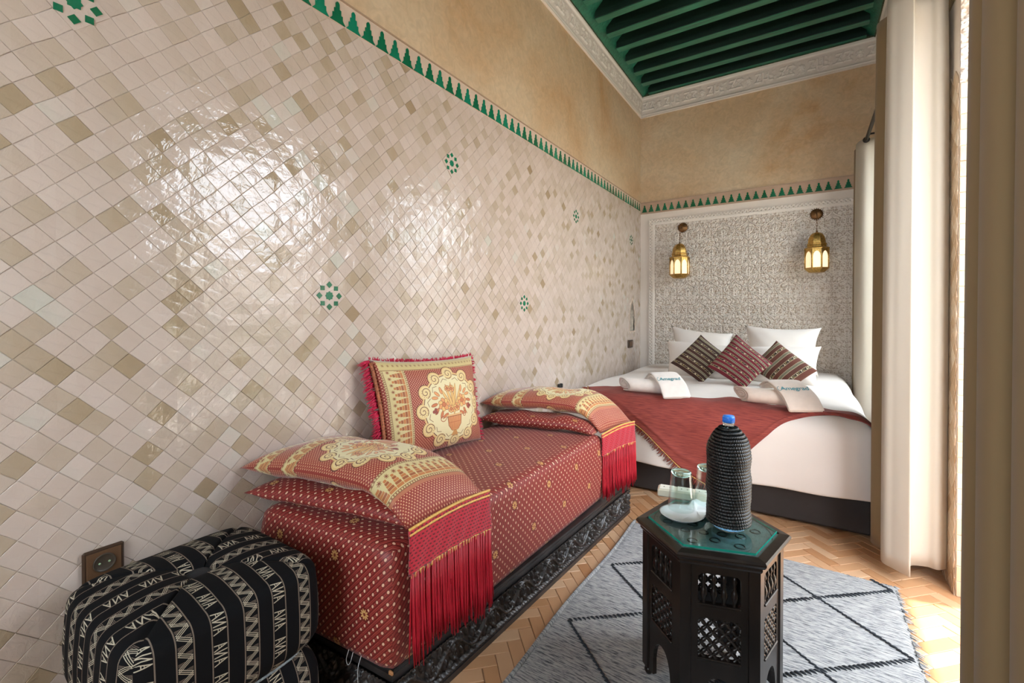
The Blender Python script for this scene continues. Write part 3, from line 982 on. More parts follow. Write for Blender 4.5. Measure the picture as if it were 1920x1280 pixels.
def damask():
    R = Ras(512, 512, srgb('#7c201c'))
    ln = srgb('#b4564a')
    for k in range(-16, 32):
        o = k * 32
        R.line([(o, -8), (o + 528, 520)], 2.4, srgb('#a5433a'))
        R.line([(o + 11, -8), (o + 539, 520)], 2.2, srgb('#5d120f'))
        R.line([(o + 21, -8), (o + 549, 520)], 2.2, ln)
    for i in range(16):
        for j in range(8):
            x, y = j * 64 + (32 if i % 2 else 0), i * 32
            R.ell(x, y, 12.5, 15, srgb('#8b2b26')); R.ell(x, y, 10.5, 13, srgb('#5c1512'))
            R.ell(x, y, 7.4, 9.6, srgb('#e0b295'), -.4)
    for (fx, fy) in ((128, 128), (384, 384)):
        R.ell(fx, fy, 40, 40, srgb('#6a1a16'))
        for k in range(10):
            a = k * PI / 5
            R.ell(fx + 20 * math.cos(a), fy + 20 * math.sin(a), 12, 5, srgb('#d3a465'), a)
        R.ell(fx, fy, 7, 7, srgb('#8f3a28'))
    return R.image('damask_weave')

def red_field(R, x0, x1, y0, y1, step=22):
    R.poly([(x0, y0), (x1, y0), (x1, y1), (x0, y1)], srgb('#8a2a20'))
    n = 0
    yy = y0 + step * .5
    row = 0
    while yy < y1:
        xx = x0 + (step / 2 if row % 2 else 0)
        while xx < x1:
            R.ell(xx, yy, step * .16, step * .18, srgb('#e0b98e'))
            R.line([(xx + 4, yy + 2), (xx + step / 2, yy + step / 2 - 3)], 1.4, srgb('#bd7350'))
            R.line([(xx - 4, yy + 2), (xx - step / 2, yy + step / 2 - 3)], 1.4, srgb('#bd7350'))
            xx += step
        yy += step / 2 + 1; row += 1

def border_band(R, x0, x1, y0, y1):
    """cream band with dotted edges, toothed triangles and small stars, running along y"""
    R.poly([(x0, y0), (x1, y0), (x1, y1), (x0, y1)], srgb('#cdbb86'))
    w = x1 - x0
    for e in (.05, .95):
        x = x0 + w * e
        R.line([(x - w * .04, y0), (x - w * .04, y1)], 2, BROWN); R.line([(x + w * .04, y0), (x + w * .04, y1)], 2, BROWN)
    y = y0 + 10
    while y < y1:
        R.ell(x0 + w * .05, y, 4, 4, srgb('#8d5e3c')); R.ell(x0 + w * .95, y, 4, 4, srgb('#8d5e3c'))
        y += 15
    y = y0 + 8; st = 46
    while y < y1 + st:
        xa = x0 + w * .86
        for q in range(5):
            R.poly([(xa - q * w * .11, y - st * (.46 - q * .07)), (xa - (q + 1) * w * .11 + 2, y - st * (.46 - q * .07)), (xa - (q + 1) * w * .11 + 2, y + st * (.46 - q * .07)), (xa - q * w * .11, y + st * (.46 - q * .07))], (srgb('#b9733f'), srgb('#9a5630'))[q % 2])
        for a in range(4):
            t = a * PI / 4
            R.line([(x0 + w * .27 - 11 * math.cos(t), y + st / 2 - 11 * math.sin(t)), (x0 + w * .27 + 11 * math.cos(t), y + st / 2 + 11 * math.sin(t))], 2.6, srgb('#7e3a22'))
        y += st

def medallion(R, cx, cy, rx, ry, up=0.0):
    """scalloped cream field with scrolls, a flower bouquet and a striped basket; up = direction of the flowers"""
    def T(x, y):
        c, s = math.cos(up - PI / 2), math.sin(up - PI / 2)
        return cx + x * c - y * s, cy + x * s + y * c
    N = 12
    ring = [(cx + rx * math.cos(2 * PI * k / N), cy + ry * math.sin(2 * PI * k / N)) for k in range(N)]
    m = min(rx, ry)
    for (x, y) in ring: R.ell(x, y, m * .225, m * .225, BROWN)
    for (x, y) in ring: R.ell(x, y, m * .205, m * .205, srgb('#d8b377'))
    R.ell(cx, cy, rx * 1.02, ry * 1.02, srgb('#d8b377'))
    R.ell(cx, cy, rx * .97, ry * .97, BROWN); R.ell(cx, cy, rx * .95, ry * .95, srgb('#dccfa2'))
    for k, (x, y) in enumerate(ring):
        a = 2 * PI * k / N
        x2, y2 = cx + (x - cx) * .99, cy + (y - cy) * .99
        R.ell(x2, y2, m * .175, m * .175, srgb('#dcc48c'))
        R.spiral(x2, y2, m * .165, BROWN, 4.5, a + 2.4, 1.5, 1)
        for q in range(7):
            b = a + q * .55
            R.ell(x2 + m * .13 * math.cos(b), y2 + m * .13 * math.sin(b), 2.4, 2.4, srgb('#7b4a2a'))
    for k in range(N):
        a = 2 * PI * (k + .5) / N
        R.line([(cx + rx * .80 * math.cos(a - .14), cy + ry * .80 * math.sin(a - .14)), (cx + rx * .87 * math.cos(a), cy + ry * .87 * math.sin(a)), (cx + rx * .80 * math.cos(a + .14), cy + ry * .80 * math.sin(a + .14))], 3.4, BROWN)
    s = m * 1.05
    def el(x, y, a, b, col, ang, outline=True):
        X, Y = T(x * s, y * s); an = ang + up - PI / 2
        if outline: R.ell(X, Y, a * s + 2.6, b * s + 2.6, srgb('#7a3a24'), an)
        R.ell(X, Y, a * s, b * s, col, an)
    PE, PO, LF, BR = srgb('#d9965c'), srgb('#c2703f'), srgb('#dcb36c'), srgb('#8f3a2e')
    # long leaves
    for (x, y, L, an) in ((0, .25, .42, 1.57), (.08, .22, .42, 1.35), (-.09, .24, .40, 1.80), (.17, .16, .38, 1.1), (-.18, .2, .34, 2.05), (.02, .1, .3, 1.5)):
        el(x, y, L, .035, LF, an)
    # stems with small leaves and berries
    for sg in (1, -1):
        for (x, y, an) in ((.50, .40, .7), (.58, .30, .1), (.62, .12, -.2), (.56, -.05, -.9), (.42, -.16, -1.2), (.36, .48, 1.3), (.3, -.2, -.5)):
            el(sg * x, y, .095, .035, PE if an > 0 else PO, an if sg > 0 else PI - an)
        for (x, y) in ((.60, .0), (.66, -.05), (.58, -.08)):
            el(sg * x, y, .035, .035, BR, 0)
        R.spiral(*T(sg * .40 * s, -.26 * s), .11 * s, srgb('#a0522f'), 5, 0, 1.2, sg)
    # blossoms
    for (x, y, r) in ((-.32, .10, .17), (.34, .14, .17), (0, .50, .10), (-.14, .52, .08), (.12, -.02, .11), (-.10, -.05, .10)):
        for k in range(7):
            a = k * 2 * PI / 7
            el(x + r * .62 * math.cos(a), y + r * .62 * math.sin(a), r * .42, r * .34, (PE, LF)[k % 2], a)
        el(x, y, r * .34, r * .34, PO, 0)
    # basket
    pts = [(-.26, -.20), (.26, -.20), (.22, -.50), (.10, -.66), (-.10, -.66), (-.22, -.50)]
    R.poly([T(x * s * 1.04, y * s) for x, y in pts], srgb('#8b4a2c'))
    R.poly([T(x * s * .95, (y * .97 - .01) * s) for x, y in pts], srgb('#d0905a'))
    for q in range(-4, 5):
        R.line([T(q * .055 * s, -.24 * s), T(q * .035 * s, -.62 * s)], 3, srgb('#a8552f'))
    R.line([T(-.27 * s, -.22 * s), T(.27 * s, -.22 * s)], 9, srgb('#d9b377')); R.line([T(-.27 * s, -.255 * s), T(.27 * s, -.255 * s)], 3, BROWN)
    R.line([T(-.23 * s, -.42 * s), T(.23 * s, -.42 * s)], 3, srgb('#a8552f'))
    R.poly([T(-.05 * s, -.66 * s), T(.05 * s, -.66 * s), T(.12 * s, -.80 * s), (T(-.12 * s, -.80 * s))], srgb('#c08a4c'))

def bolster_tex():
    R = Ras(1200, 560, srgb('#9a3426'), wrap=False)
    red_field(R, 0, 1200, 0, 560, 16)
    border_band(R, 110, 215, 0, 560); border_band(R, 320, 420, 0, 560)
    medallion(R, 690, 280, 235, 215, up=-PI / 2)
    border_band(R, 955, 1085, 0, 560)
    R.poly([(1085, 0), (1100, 0), (1100, 560), (1085, 560)], srgb('#b06a4a'))
    return R.image('bolster_print')

def square_tex():
    R = Ras(900, 720, srgb('#9a3426'), wrap=False)
    red_field(R, 0, 900, 0, 720, 19)
    border_band(R, 30, 190, 0, 720)
    # top strip
    R.poly([(30, 640), (900, 640), (900, 720), (30, 720)], srgb('#c9b47c'))
    for x in range(60, 900, 34):
        for a in range(3):
            t = a * PI / 3; R.line([(x - 9 * math.cos(t), 680 - 9 * math.sin(t)), (x + 9 * math.cos(t), 680 + 9 * math.sin(t))], 2.5, srgb('#8a5a34'))
    R.line([(30, 645), (900, 645)], 3, BROWN)
    medallion(R, 545, 325, 275, 268, up=PI / 2)
    return R.image('square_cushion_print')

def kilim_tex(name, base, base2):
    R = Ras(512, 512, base)
    n = 4
    per = 128
    cream = srgb('#c9bd9d')
    for k in range(n):
        y = k * per
        R.poly([(0, y + 40), (512, y + 40), (512, y + 62), (0, y + 62)], srgb('#3a2a22'))
        for q in range(16):
            x = q * 32
            c = (srgb('#c9bd9d'), srgb('#7d6a35'), srgb('#2a201c'))[q % 3]
            R.poly([(x + 3, y + 42), (x + 29, y + 42), (x + 16, y + 60)] if q % 2 else [(x + 3, y + 60), (x + 29, y + 60), (x + 16, y + 42)], c)
            R.line([(x, y + 42), (x + 16, y + 60)], 2, cream)
        R.poly([(0, y + 104), (512, y + 104), (512, y + 126), (0, y + 126)], srgb('#6a6553'))
        for q in range(32):
            x = q * 16
            R.line([(x, y + 106), (x + 8, y + 115), (x, y + 124)], 2.2, srgb('#aca58a'))
            R.line([(x + 8, y + 106), (x + 16, y + 115), (x + 8, y + 124)], 2.0, srgb('#2c2a24'))
        R.poly([(0, y + 0), (512, y + 0), (512, y + 38), (0, y + 38)], base2)
        for yy in (39, 63, 103, 127):
            R.line([(-4, y + yy), (516, y + yy)], 3.0, cream)
    return R.image(name)

def pouf_tex():
    R = Ras(512, 512, srgb('#0c0c0e'))
    c, c2 = srgb('#b5ab97'), srgb('#8f7f70')
    def edge(x):
        R.poly([(x - 5, 0), (x + 5, 0), (x + 5, 512), (x - 5, 512)], c2)
        for k in range(64):
            R.line([(x - 5, k * 8), (x + 5, k * 8 + 5)], 2.2, srgb('#1c1a1a'))
    # band 1: nested chevrons, x 0..140
    for e in (8, 132): edge(e)
    for off in (0, 15, 30):
        for k in range(-1, 9):
            R.line([((20, 120)[k % 2], k * 64 + off), ((20, 120)[(k + 1) % 2], (k + 1) * 64 + off)], 5.5, c)
    for k in range(8):
        xa, xb = ((20, 120), (120, 20))[k % 2]
        m_ = 1 if xa < xb else -1
        for q in range(3):
            R.line([(xb, k * 64 + 46 - q * 9 - 44), (xb - m_ * (44 - q * 13), k * 64 + 46 - q * 9 - 44)], 3.2, c2)
    # band 2: angular letters-like signs, x 256..396
    for e in (262, 384): edge(e)
    for k in range(2):
        y = k * 256 + 20
        def A(y, up):
            p = [(276, y), (372, y + 22), (276, y + 44)] if up else [(372, y), (276, y + 22), (372, y + 44)]
            R.line(p, 9, c); x = 310 if up else 338
            R.line([(x, y + 10), (x, y + 34)], 7, c)
            R.line([(x + (18 if up else -18), y + 14), (x + (18 if up else -18), y + 30)], 5, c)
        A(y, True); 
        R.line([(276, y + 66), (372, y + 60), (276, y + 106), (372, y + 100)], 9, c)
        A(y + 122, True)
    return R.image('pouf_weave')

IM_DAM = damask()
IM_BOL = bolster_tex()
IM_SQ = square_tex()
IM_K1 = kilim_tex('kilim_brown', srgb('#3a241e'), srgb('#42261f'))
IM_K2 = kilim_tex('kilim_wine', srgb('#6a1c28'), srgb('#742230'))
IM_K3 = kilim_tex('kilim_russet', srgb('#5c3328'), srgb('#66392c'))
IM_POUF = pouf_tex()
M_DAM = textured('red_damask', IM_DAM, .5, bump=.35, bdist=.0012, sheen=.08, spec=.5)
M_BOL = textured('printed_bolster_cloth', IM_BOL, .6, bump=.3, bdist=.0010, sheen=.25)
M_SQ = textured('printed_cushion_cloth', IM_SQ, .6, bump=.3, bdist=.0010, sheen=.25)
M_K1 = textured('brown_kilim', IM_K1, .9, bump=.35); M_K2 = textured('wine_kilim', IM_K2, .9, bump=.35); M_K3 = textured('russet_kilim', IM_K3, .9, bump=.35)
M_POUF = textured('black_cream_jacquard', IM_POUF, .85, bump=.4, bdist=.0012, spec=.15)

# ------------------------------------------------------------------ soft shapes
def cushion_pts(corners, thick, nu=28, nv=24, pull=.06, seed=0, wrinkle=.006, power=.55):
    """BL, BR, TR, TL corners; returns vertices, faces, uv of a closed stuffed square"""
    BL, BR, TR, TL = [np.array(c, float) for c in corners]
    nrm = np.cross(BR - BL, TL - BL); nrm /= np.linalg.norm(nrm)
    w = np.linalg.norm(BR - BL); h = np.linalg.norm(TL - BL)
    r = np.random.default_rng(seed)
    ph = r.uniform(0, 6, 8)
    V, UV = [], []
    us = np.linspace(0, 1, nu); vs_ = np.linspace(0, 1, nv)
    for side in (1, -1):
        for u in us:
            for v in vs_:
                # pull the edges in between the corners
                pu = pull * (1 - abs(2 * v - 1) ** 2.2) * (2 * u - 1) * abs(2 * u - 1) ** .8 * .5
                pv = pull * (1 - abs(2 * u - 1) ** 2.2) * (2 * v - 1) * abs(2 * v - 1) ** .8 * .5
                uu, vv = u - pu, v - pv
                P = (BL * (1 - uu) + BR * uu) * (1 - vv) + (TL * (1 - uu) + TR * uu) * vv
                a = max(0, 1 - abs(2 * u - 1) ** 2.6); b = max(0, 1 - abs(2 * v - 1) ** 2.6)
                f = (a * b) ** power
                wr = wrinkle * (math.sin(9 * u + 5 * v + ph[0]) + .7 * math.sin(14 * v - 6 * u + ph[1]) + .5 * math.sin(23 * u + 17 * v + ph[2])) * f * (1.2 - f)
                V.append(P + nrm * side * (thick / 2 * f + wr))
                UV.append((u, v))
    n = nu * nv
    F1 = grid_faces(nu, nv); F2 = grid_faces(nu, nv, n)[:, ::-1]
    return np.array(V), np.vstack([F1, F2]), np.array(UV), nrm
def cushion(name, corners, thick, mat, label=None, cat='cushion', group=None, su=1, sv=1, parent=None, **kw):
    V, F, UV, nrm = cushion_pts(corners, thick, **kw)
    c = V.mean(0)
    o = obj(name, V - c, F, mat, parent, True, loc=tuple(c), uv=UV * np.array([su, sv]))
    w = o.modifiers.new('weld', 'WELD'); w.merge_threshold = .0004
    tag(o, label, cat if label else None, group)
    return o, c, nrm

# ------------------------------------------------------------------ bed
BXL, BXR, BYF, BR_ = -1.41, .30, 2.80, .10
def bdrop(s, r=BR_):
    if s <= 0: return 0, 0
    if s < PI * r / 2: return r * math.sin(s / r), r * (1 - math.cos(s / r))
    return r, r + (s - PI * r / 2)
def bedsurf(a, b, lift=0.0):
    hx, dx = bdrop(a - (BXR - BR_)); x = min(a, BXR - BR_) + hx
    hl, dl = bdrop((BXL + BR_) - a)
    if a < BXL + BR_: x = BXL + BR_ - hl
    hy, dy = bdrop((BYF + BR_) - b); y = max(b, BYF + BR_) - hy
    t = min(1, max(0, (x - BXL) / (BXR - BXL)))
    bul = .03 * math.sqrt(max(0, math.sin(PI * t))) * min(1, max(0, (b - 2.85) / .5))
    drop = (dx ** 4 + dy ** 4 + dl ** 4) ** .25
    z = .58 + bul - drop
    # push outwards a little with lift (along the rough normal)
    k = min(1, drop / BR_)
    x += lift * (k if dx > 0 and dx >= dy else 0)
    y -= lift * (k if dy > 0 and dy > dx else 0)
    z += lift * (1 - k)
    return x, y, z
bed = empty('bed', (-.56, 3.85, 0), 'low double bed with dark upholstered base and white duvet against the carved wall', 'bed')
bedo = np.array((-.56, 3.85, 0))
def under(root, ob):
    """parent while keeping the world place of geometry built in world coordinates"""
    ob.parent = root
    ob.matrix_parent_inverse = Matrix.Translation(root.location).inverted()
    return ob
b_ = MB().box(-1.38, .287, 2.85, 4.82, .012, .30, bev=.012).build('bed_base', M_BEDBASE); under(bed, b_)
for (x, y) in ((-1.3, 2.93), (.2, 2.93), (-1.3, 4.7), (.2, 4.7)):
    under(bed, MB().box(x - .03, x + .03, y - .03, y + .03, 0, .014).build('foot', M_DARKWOOD))
under(bed, MB().box(-1.36, .27, 2.86, 4.81, .30, .50, bev=.05).build('mattress', M_WHITE))
def bedfull(aa, bb, lift=0.0):
    """bed surface with the soft waves of the hanging duvet; lift raises a cloth lying on it"""
    x, y, z = bedsurf(aa, bb, lift)
    wv = .006 * math.sin(aa * 7 + 2 * bb) * math.sin(bb * 5) + .004 * math.sin(aa * 17 - bb * 6)
    if bb < BYF + .05:
        k = min(1, (BYF + .05 - bb) / .3)
        y -= k * (.012 * math.sin(aa * 6.5 + .6) + .008 * math.sin(aa * 15))
        z += k * (.010 * math.sin(aa * 5) - .012 * (aa < -.5) * (-.5 - aa))
    if aa > BXR - .05:
        k = min(1, (aa - BXR + .05) / .3)
        x += k * .010 * math.sin(bb * 9)
    return x, y, max(z, .10) + wv * (1 if bb > BYF + .08 else .3)
def duvet(u, v):
    return bedfull(BXL + .02 - .30 + (BXR - BXL + .72) * u, (BYF - .345) + (4.80 - BYF + .345) * v)
d_ = sheet('duvet', 100, 110, duvet, M_WHITE, None, thick=.022); under(bed, d_)
d_.modifiers.new('s', 'SUBSURF').levels = 0

# rust coloured throw: outline given on the unrolled bed surface
def throw_band():
    # left edge (fringed), from the wall side down to the point that hangs in front
    left = catmull([(-1.30, 3.00), (-1.21, 2.83), (-1.04, 2.78), (-.86, 2.68), (-.72, 2.57), (-.59, 2.46), (-.46, 2.40)], 8)
    right = catmull([(-1.22, 3.12), (-1.08, 3.08), (-.85, 2.96), (-.60, 2.91), (-.41, 3.04), (-.29, 3.00), (.05, 2.98)], 8)
    # bands between: t runs from the left edge to the upper edge
    return left, right
tl, tr = throw_band()
NP = len(tl)
# region: left edge -> lower right edge curve -> upper edge, meshed as a fan of strips from the point
low = catmull([(-.46, 2.40), (-.28, 2.61), (-.13, 2.77), (-.02, 2.83), (.12, 2.875), (.21, 2.86), (.36, 2.84), (.56, 2.90)], 8)
up = catmull([(-1.30, 3.00), (-1.20, 3.10), (-1.08, 3.08), (-.82, 2.99), (-.60, 2.93), (-.41, 3.04), (-.29, 3.02), (.05, 2.99), (.22, 2.99), (.36, 3.02), (.60, 3.12)], 8)
def resample(P, n):
    d = np.r_[0, np.cumsum(np.hypot(*np.diff(P, axis=0).T))]; t = np.linspace(0, d[-1], n)
    return np.stack([np.interp(t, d, P[:, 0]), np.interp(t, d, P[:, 1])], 1)
bot = np.vstack([tl, low[1:]])
NU, NV = 120, 40
botr = resample(bot, NU); upr = resample(up, NU)
V, UV = [], []
for i in range(NU):
    for j in range(NV):
        t = j / (NV - 1)
        a, b = botr[i] * (1 - t) + upr[i] * t
        fold = .004 * math.sin(a * 19 + b * 11) + .003 * math.sin(a * 43 - b * 17)
        ridge = .006 * math.exp(-((t - .16) / .03) ** 2)
        V.append(bedfull(a, b, .020 + fold * .6 + ridge)); UV.append((a, b))
def throw_mat():
    m, n, l, b = nodes('rust_throw')
    setp(b, rough=.85, sheen=.04)
    tc = n.new('ShaderNodeTexCoord'); mp = n.new('ShaderNodeMapping'); mp.inputs['Rotation'].default_value = (0, 0, .95); mp.inputs['Scale'].default_value = (5, 90, 5)
    l.new(tc.outputs['UV'], mp.inputs[0])
    no = n.new('ShaderNodeTexNoise'); no.inputs['Scale'].default_value = 3; no.inputs['Detail'].default_value = 4
    l.new(mp.outputs[0], no.inputs['Vector'])
    r = ramp(n, [(.3, lin('#6e2a26')), (.5, lin('#8c3c34')), (.72, lin('#a04a3c'))]); l.new(no.outputs[0], r.inputs[0]); l.new(r.outputs[0], b.inputs['Base Color'])
    bp = n.new('ShaderNodeBump'); bp.inputs['Strength'].default_value = .5; bp.inputs['Distance'].default_value = .002
    l.new(no.outputs[0], bp.inputs['Height']); l.new(bp.outputs[0], b.inputs['Normal'])
    return m
throw = obj('throw_blanket', V, grid_faces(NU, NV), throw_mat(), None, True, uv=UV)
throw.modifiers.new('thickness', 'SOLIDIFY').thickness = .005
tag(throw, 'rust red fringed throw laid across the foot of the white bed', 'blanket')
# fringe of the throw
mb = MB()
tlr = resample(tl, 130)
for k, (a, b) in enumerate(tlr[3:]):
    d = tlr[min(k + 4, 129)] - tlr[k + 2]; nn = np.array((d[1], -d[0])); nn = nn / (np.linalg.norm(nn) + 1e-9)
    if nn[1] > 0: nn = -nn
    for q in range(2):
        L = random.uniform(.022, .045); sx = random.uniform(-.012, .012)
        pts = []
        for s in (0, .5, 1):
            aa = a + nn[0] * L * s + sx * s + q * .006; bb = b + nn[1] * L * s
            pts.append(bedfull(aa, bb, .018 + .006 * s))
        mb.tube(pts, [.0016, .0022, .0010], 4)
f_ = mb.build('fringe', M_FOLDRED, throw); f_['kind'] = 'stuff'
mb = MB(); mb.tube([bedfull(a, b, .025) for a, b in tlr], .0022, 5); mb.build('edge_cord', M_GOLDTH, throw)

# pillows and kilim cushions
cushion('pillow', [(-1.01, 4.24, .627), (-.526, 4.25, .64), (-.529, 4.40, .951), (-1.072, 4.43, 1.013)], .15, M_WHITE, 'white pillow leaning at the back, below the wall lantern nearer the room corner', 'pillow', 'white pillows at the head of the bed', seed=1, pull=.13)
cushion('pillow', [(-.42, 4.23, .622), (.091, 4.24, .636), (.114, 4.415, 1.012), (-.444, 4.421, 1.026)], .15, M_WHITE, 'white creased pillow leaning at the back, below the wall lantern near the curtain', 'pillow', 'white pillows at the head of the bed', seed=2, pull=.13, wrinkle=.011)
cushion('pillow', [(-.96, 3.83, .602), (-.42, 3.83, .600), (-.435, 4.02, .862), (-1.01, 4.03, .895)], .17, M_WHITE, 'white pillow in front, half behind the dark brown cushion', 'pillow', 'white pillows at the head of the bed', seed=3, pull=.08)
cushion('pillow', [(-.43, 3.84, .600), (.076, 3.84, .600), (.103, 4.02, .884), (-.43, 4.02, .862)], .17, M_WHITE, 'bright white pillow in front, half behind the russet cushion by the curtain', 'pillow', 'white pillows at the head of the bed', seed=4, pull=.08, wrinkle=.009)
GK = 'striped kilim cushions on the bed'
cushion('kilim_cushion', [(-.893, 3.681, .735), (-.647, 3.60, .600), (-.457, 3.714, .79), (-.689, 3.80, .959)], .11, M_K1, 'dark brown striped kilim cushion standing on one corner, nearest the tiled wall', 'cushion', GK, seed=5, pull=.05, su=.8, sv=1.05, nu=24, nv=24)
cushion('kilim_cushion', [(-.598, 3.54, .738), (-.349, 3.45, .603), (-.183, 3.565, .783), (-.423, 3.68, .973)], .11, M_K2, 'wine red striped kilim cushion standing on one corner between two brown ones', 'cushion', GK, seed=6, pull=.05, su=.8, sv=1.2, nu=24, nv=24)
cushion('kilim_cushion', [(-.095, 3.52, .600), (.072, 3.63, .743), (-.171, 3.745, .932), (-.343, 3.64, .741)], .10, M_K3, 'russet brown striped kilim cushion standing on one corner, nearest the curtains', 'cushion', GK, seed=7, pull=.05, su=1.15, sv=.8, nu=24, nv=24)

# towels
M_INK = plain('teal_embroidery', lin('#3b8a94'), .8)
def towel_roll(c, ax, r, flat, L, mat, label, seed):
    ax = Vector(ax).normalized(); side = Vector((0, 0, 1)).cross(ax).normalized()
    rr = random.Random(seed)
    # rolled layers: spiral cross section given thickness
    turns = 2.7; n = 70
    def sp(t, off): 
        a = t * turns * 2 * PI + .6; R_ = r * (.16 + .84 * t) + off
        return R_ * math.cos(a) * 1.0, R_ * math.sin(a) * flat
    V, F = [], []
    m_ = 7
    for k in range(m_ + 1):
        s = (k / m_ - .5) * L
        for i in range(n + 1):
            for off in (-.0045, .0045):
                u, w = sp(i / n, off)
                P = Vector(c) + ax * (s + .004 * math.sin(i * .5 + seed) - (u * 1.0 + w * .3) * max(0, 1 - k / 3)) + side * u + Vector((0, 0, 1)) * w
                V.append(tuple(P))
    row = (n + 1) * 2
    for k in range(m_):
        for i in range(n):
            for q in (0, 1):
                a = k * row + i * 2 + q; b = a + 2
                f = (a, b, b + row, a + row)
                F.append(f if q else f[::-1])
    for k in (0, m_):
        for i in range(n):
            a = k * row + i * 2
            f = (a, a + 1, a + 3, a + 2); F.append(f if k else f[::-1])
    for k in range(m_):
        for i in (0, n):
            a = k * row + i * 2; F.append((a, a + row, a + row + 1, a + 1))
    c0 = Vector(c)
    o = obj('rolled_towel', [tuple(Vector(v) - c0) for v in V], F, mat, None, True, loc=tuple(c0))
    tag(o, label, 'towel', 'towels on the bed')
    return o
towel_roll((-.86, 2.955, .657), (.36, .02, .0), .054, .82, .32, M_TOWEL, 'rolled white towel lying on the throw, nearest the tiled wall', 1)
towel_roll((-.16, 2.955, .655), (.36, -.04, 0), .054, .80, .32, M_TOWEL2, 'rolled cream towel lying on the throw, nearer the curtains', 3)

def folded_towel(nearL, nearR, crest, tail, mat, label, text, tpos, tsize):
    nl, nr = Vector(nearL), Vector(nearR)
    wv = nr - nl
    mid = (nl + nr) / 2
    path = catmull([tuple(mid), tuple(mid.lerp(Vector(crest), .35) + Vector((0, 0, .030))), tuple(Vector(crest)), tuple(Vector(tail))], 7)
    th = .026
    root = empty('folded_towel', tuple(mid), label, 'towel', 'towels on the bed')
    def layer(off, t_, nm, shrink):
        m = len(path); V, F, = [], []
        NW = 9
        for i, p in enumerate(path):
            t = Vector(path[min(i + 1, m - 1)]) - Vector(path[max(i - 1, 0)]); nrm = wv.cross(t).normalized()
            if nrm.z < 0: nrm = -nrm
            for side in (0, 1):
                for k in range(NW):
                    s = (k / (NW - 1) - .5) * shrink
                    e = 1 - abs(2 * k / (NW - 1) - 1) ** 6 * .45
                    e2 = 1 if 0 < i < m - 1 else .6
                    hgt = off + (t_ / 2 * e * e2 if side else -t_ / 2 * e * e2)
                    V.append(Vector(p) + wv * s + nrm * hgt - mid)
        row = 2 * NW
        for i in range(m - 1):
            for k in range(NW - 1):
                a = i * row + k
                F.append((a, a + row, a + row + 1, a + 1)); b = a + NW; F.append((b, b + 1, b + row + 1, b + row))
            a = i * row; F.append((a, a + NW, a + NW + row, a + row))
            a = i * row + NW - 1; F.append((a, a + row, a + row + NW, a + NW))
        for i in (0, m - 1):
            for k in range(NW - 1):
                a = i * row + k; F.append((a, a + 1, a + NW + 1, a + NW) if i == 0 else (a, a + NW, a + NW + 1, a + 1))
        o = obj(nm, [tuple(v) for v in V], F, mat, root, True)
        sb = o.modifiers.new('s', 'SUBSURF'); sb.levels = 1; sb.render_levels = 1
        return o
    layer(.010, .016, 'towel_layer', .97)
    layer(.026, .015, 'towel_layer', 1.0)
    # embroidered word on the top layer
    cu = bpy.data.curves.new('embroidery', 'FONT'); cu.body = text; cu.size = tsize; cu.extrude = .0006; cu.align_x = 'CENTER'; cu.align_y = 'CENTER'
    cu.space_character = .95
    cu.materials.append(M_INK)
    to = bpy.data.objects.new('embroidery', cu); COL.objects.link(to)
    bpy.context.view_layer.update()
    me_ = bpy.data.meshes.new_from_object(to.evaluated_get(bpy.context.evaluated_depsgraph_get()))
    bpy.data.objects.remove(to)
    if not me_.materials: me_.materials.append(M_INK)
    to = bpy.data.objects.new('embroidery', me_); COL.objects.link(to); to.parent = root
    i = tpos; p = Vector(path[i]); t = (Vector(path[i + 1]) - Vector(path[i - 1])).normalized()
    xa = wv.normalized(); nrm = xa.cross(t).normalized()
    if nrm.z < 0: nrm = -nrm
    ya = nrm.cross(xa)
    M = Matrix((xa, ya, nrm)).transposed().to_4x4()
    M.translation = p - mid + nrm * .0355
    to.matrix_local = M
    # the looping swash of the first letter
    cu2 = MB(); pts = []
    for k in range(14):
        a = 1.9 + k / 13 * 2.6
        q = xa * (-tsize * 1.72 + tsize * .42 * math.cos(a)) + ya * (tsize * .46 * math.sin(a)) + nrm * .0360
        pts.append(tuple(p - mid + q))
    cu2.tube(pts, .0011, 5); cu2.build('embroidered_swash', M_INK, root)
    return root
folded_towel((-.735, 2.845, .592), (-.585, 2.915, .600), (-.775, 3.00, .712), (-.845, 3.11, .655), M_TOWEL, 'folded white towel with teal lettering, over the towel roll nearest the tiled wall', 'Amegrad', 9, .036)
folded_towel((-.075, 2.835, .590), (.085, 2.895, .596), (-.105, 3.01, .712), (-.155, 3.16, .665), M_TOWEL2, 'folded cream towel with teal lettering, over the towel roll nearer the curtains', 'Amegrad', 9, .040)
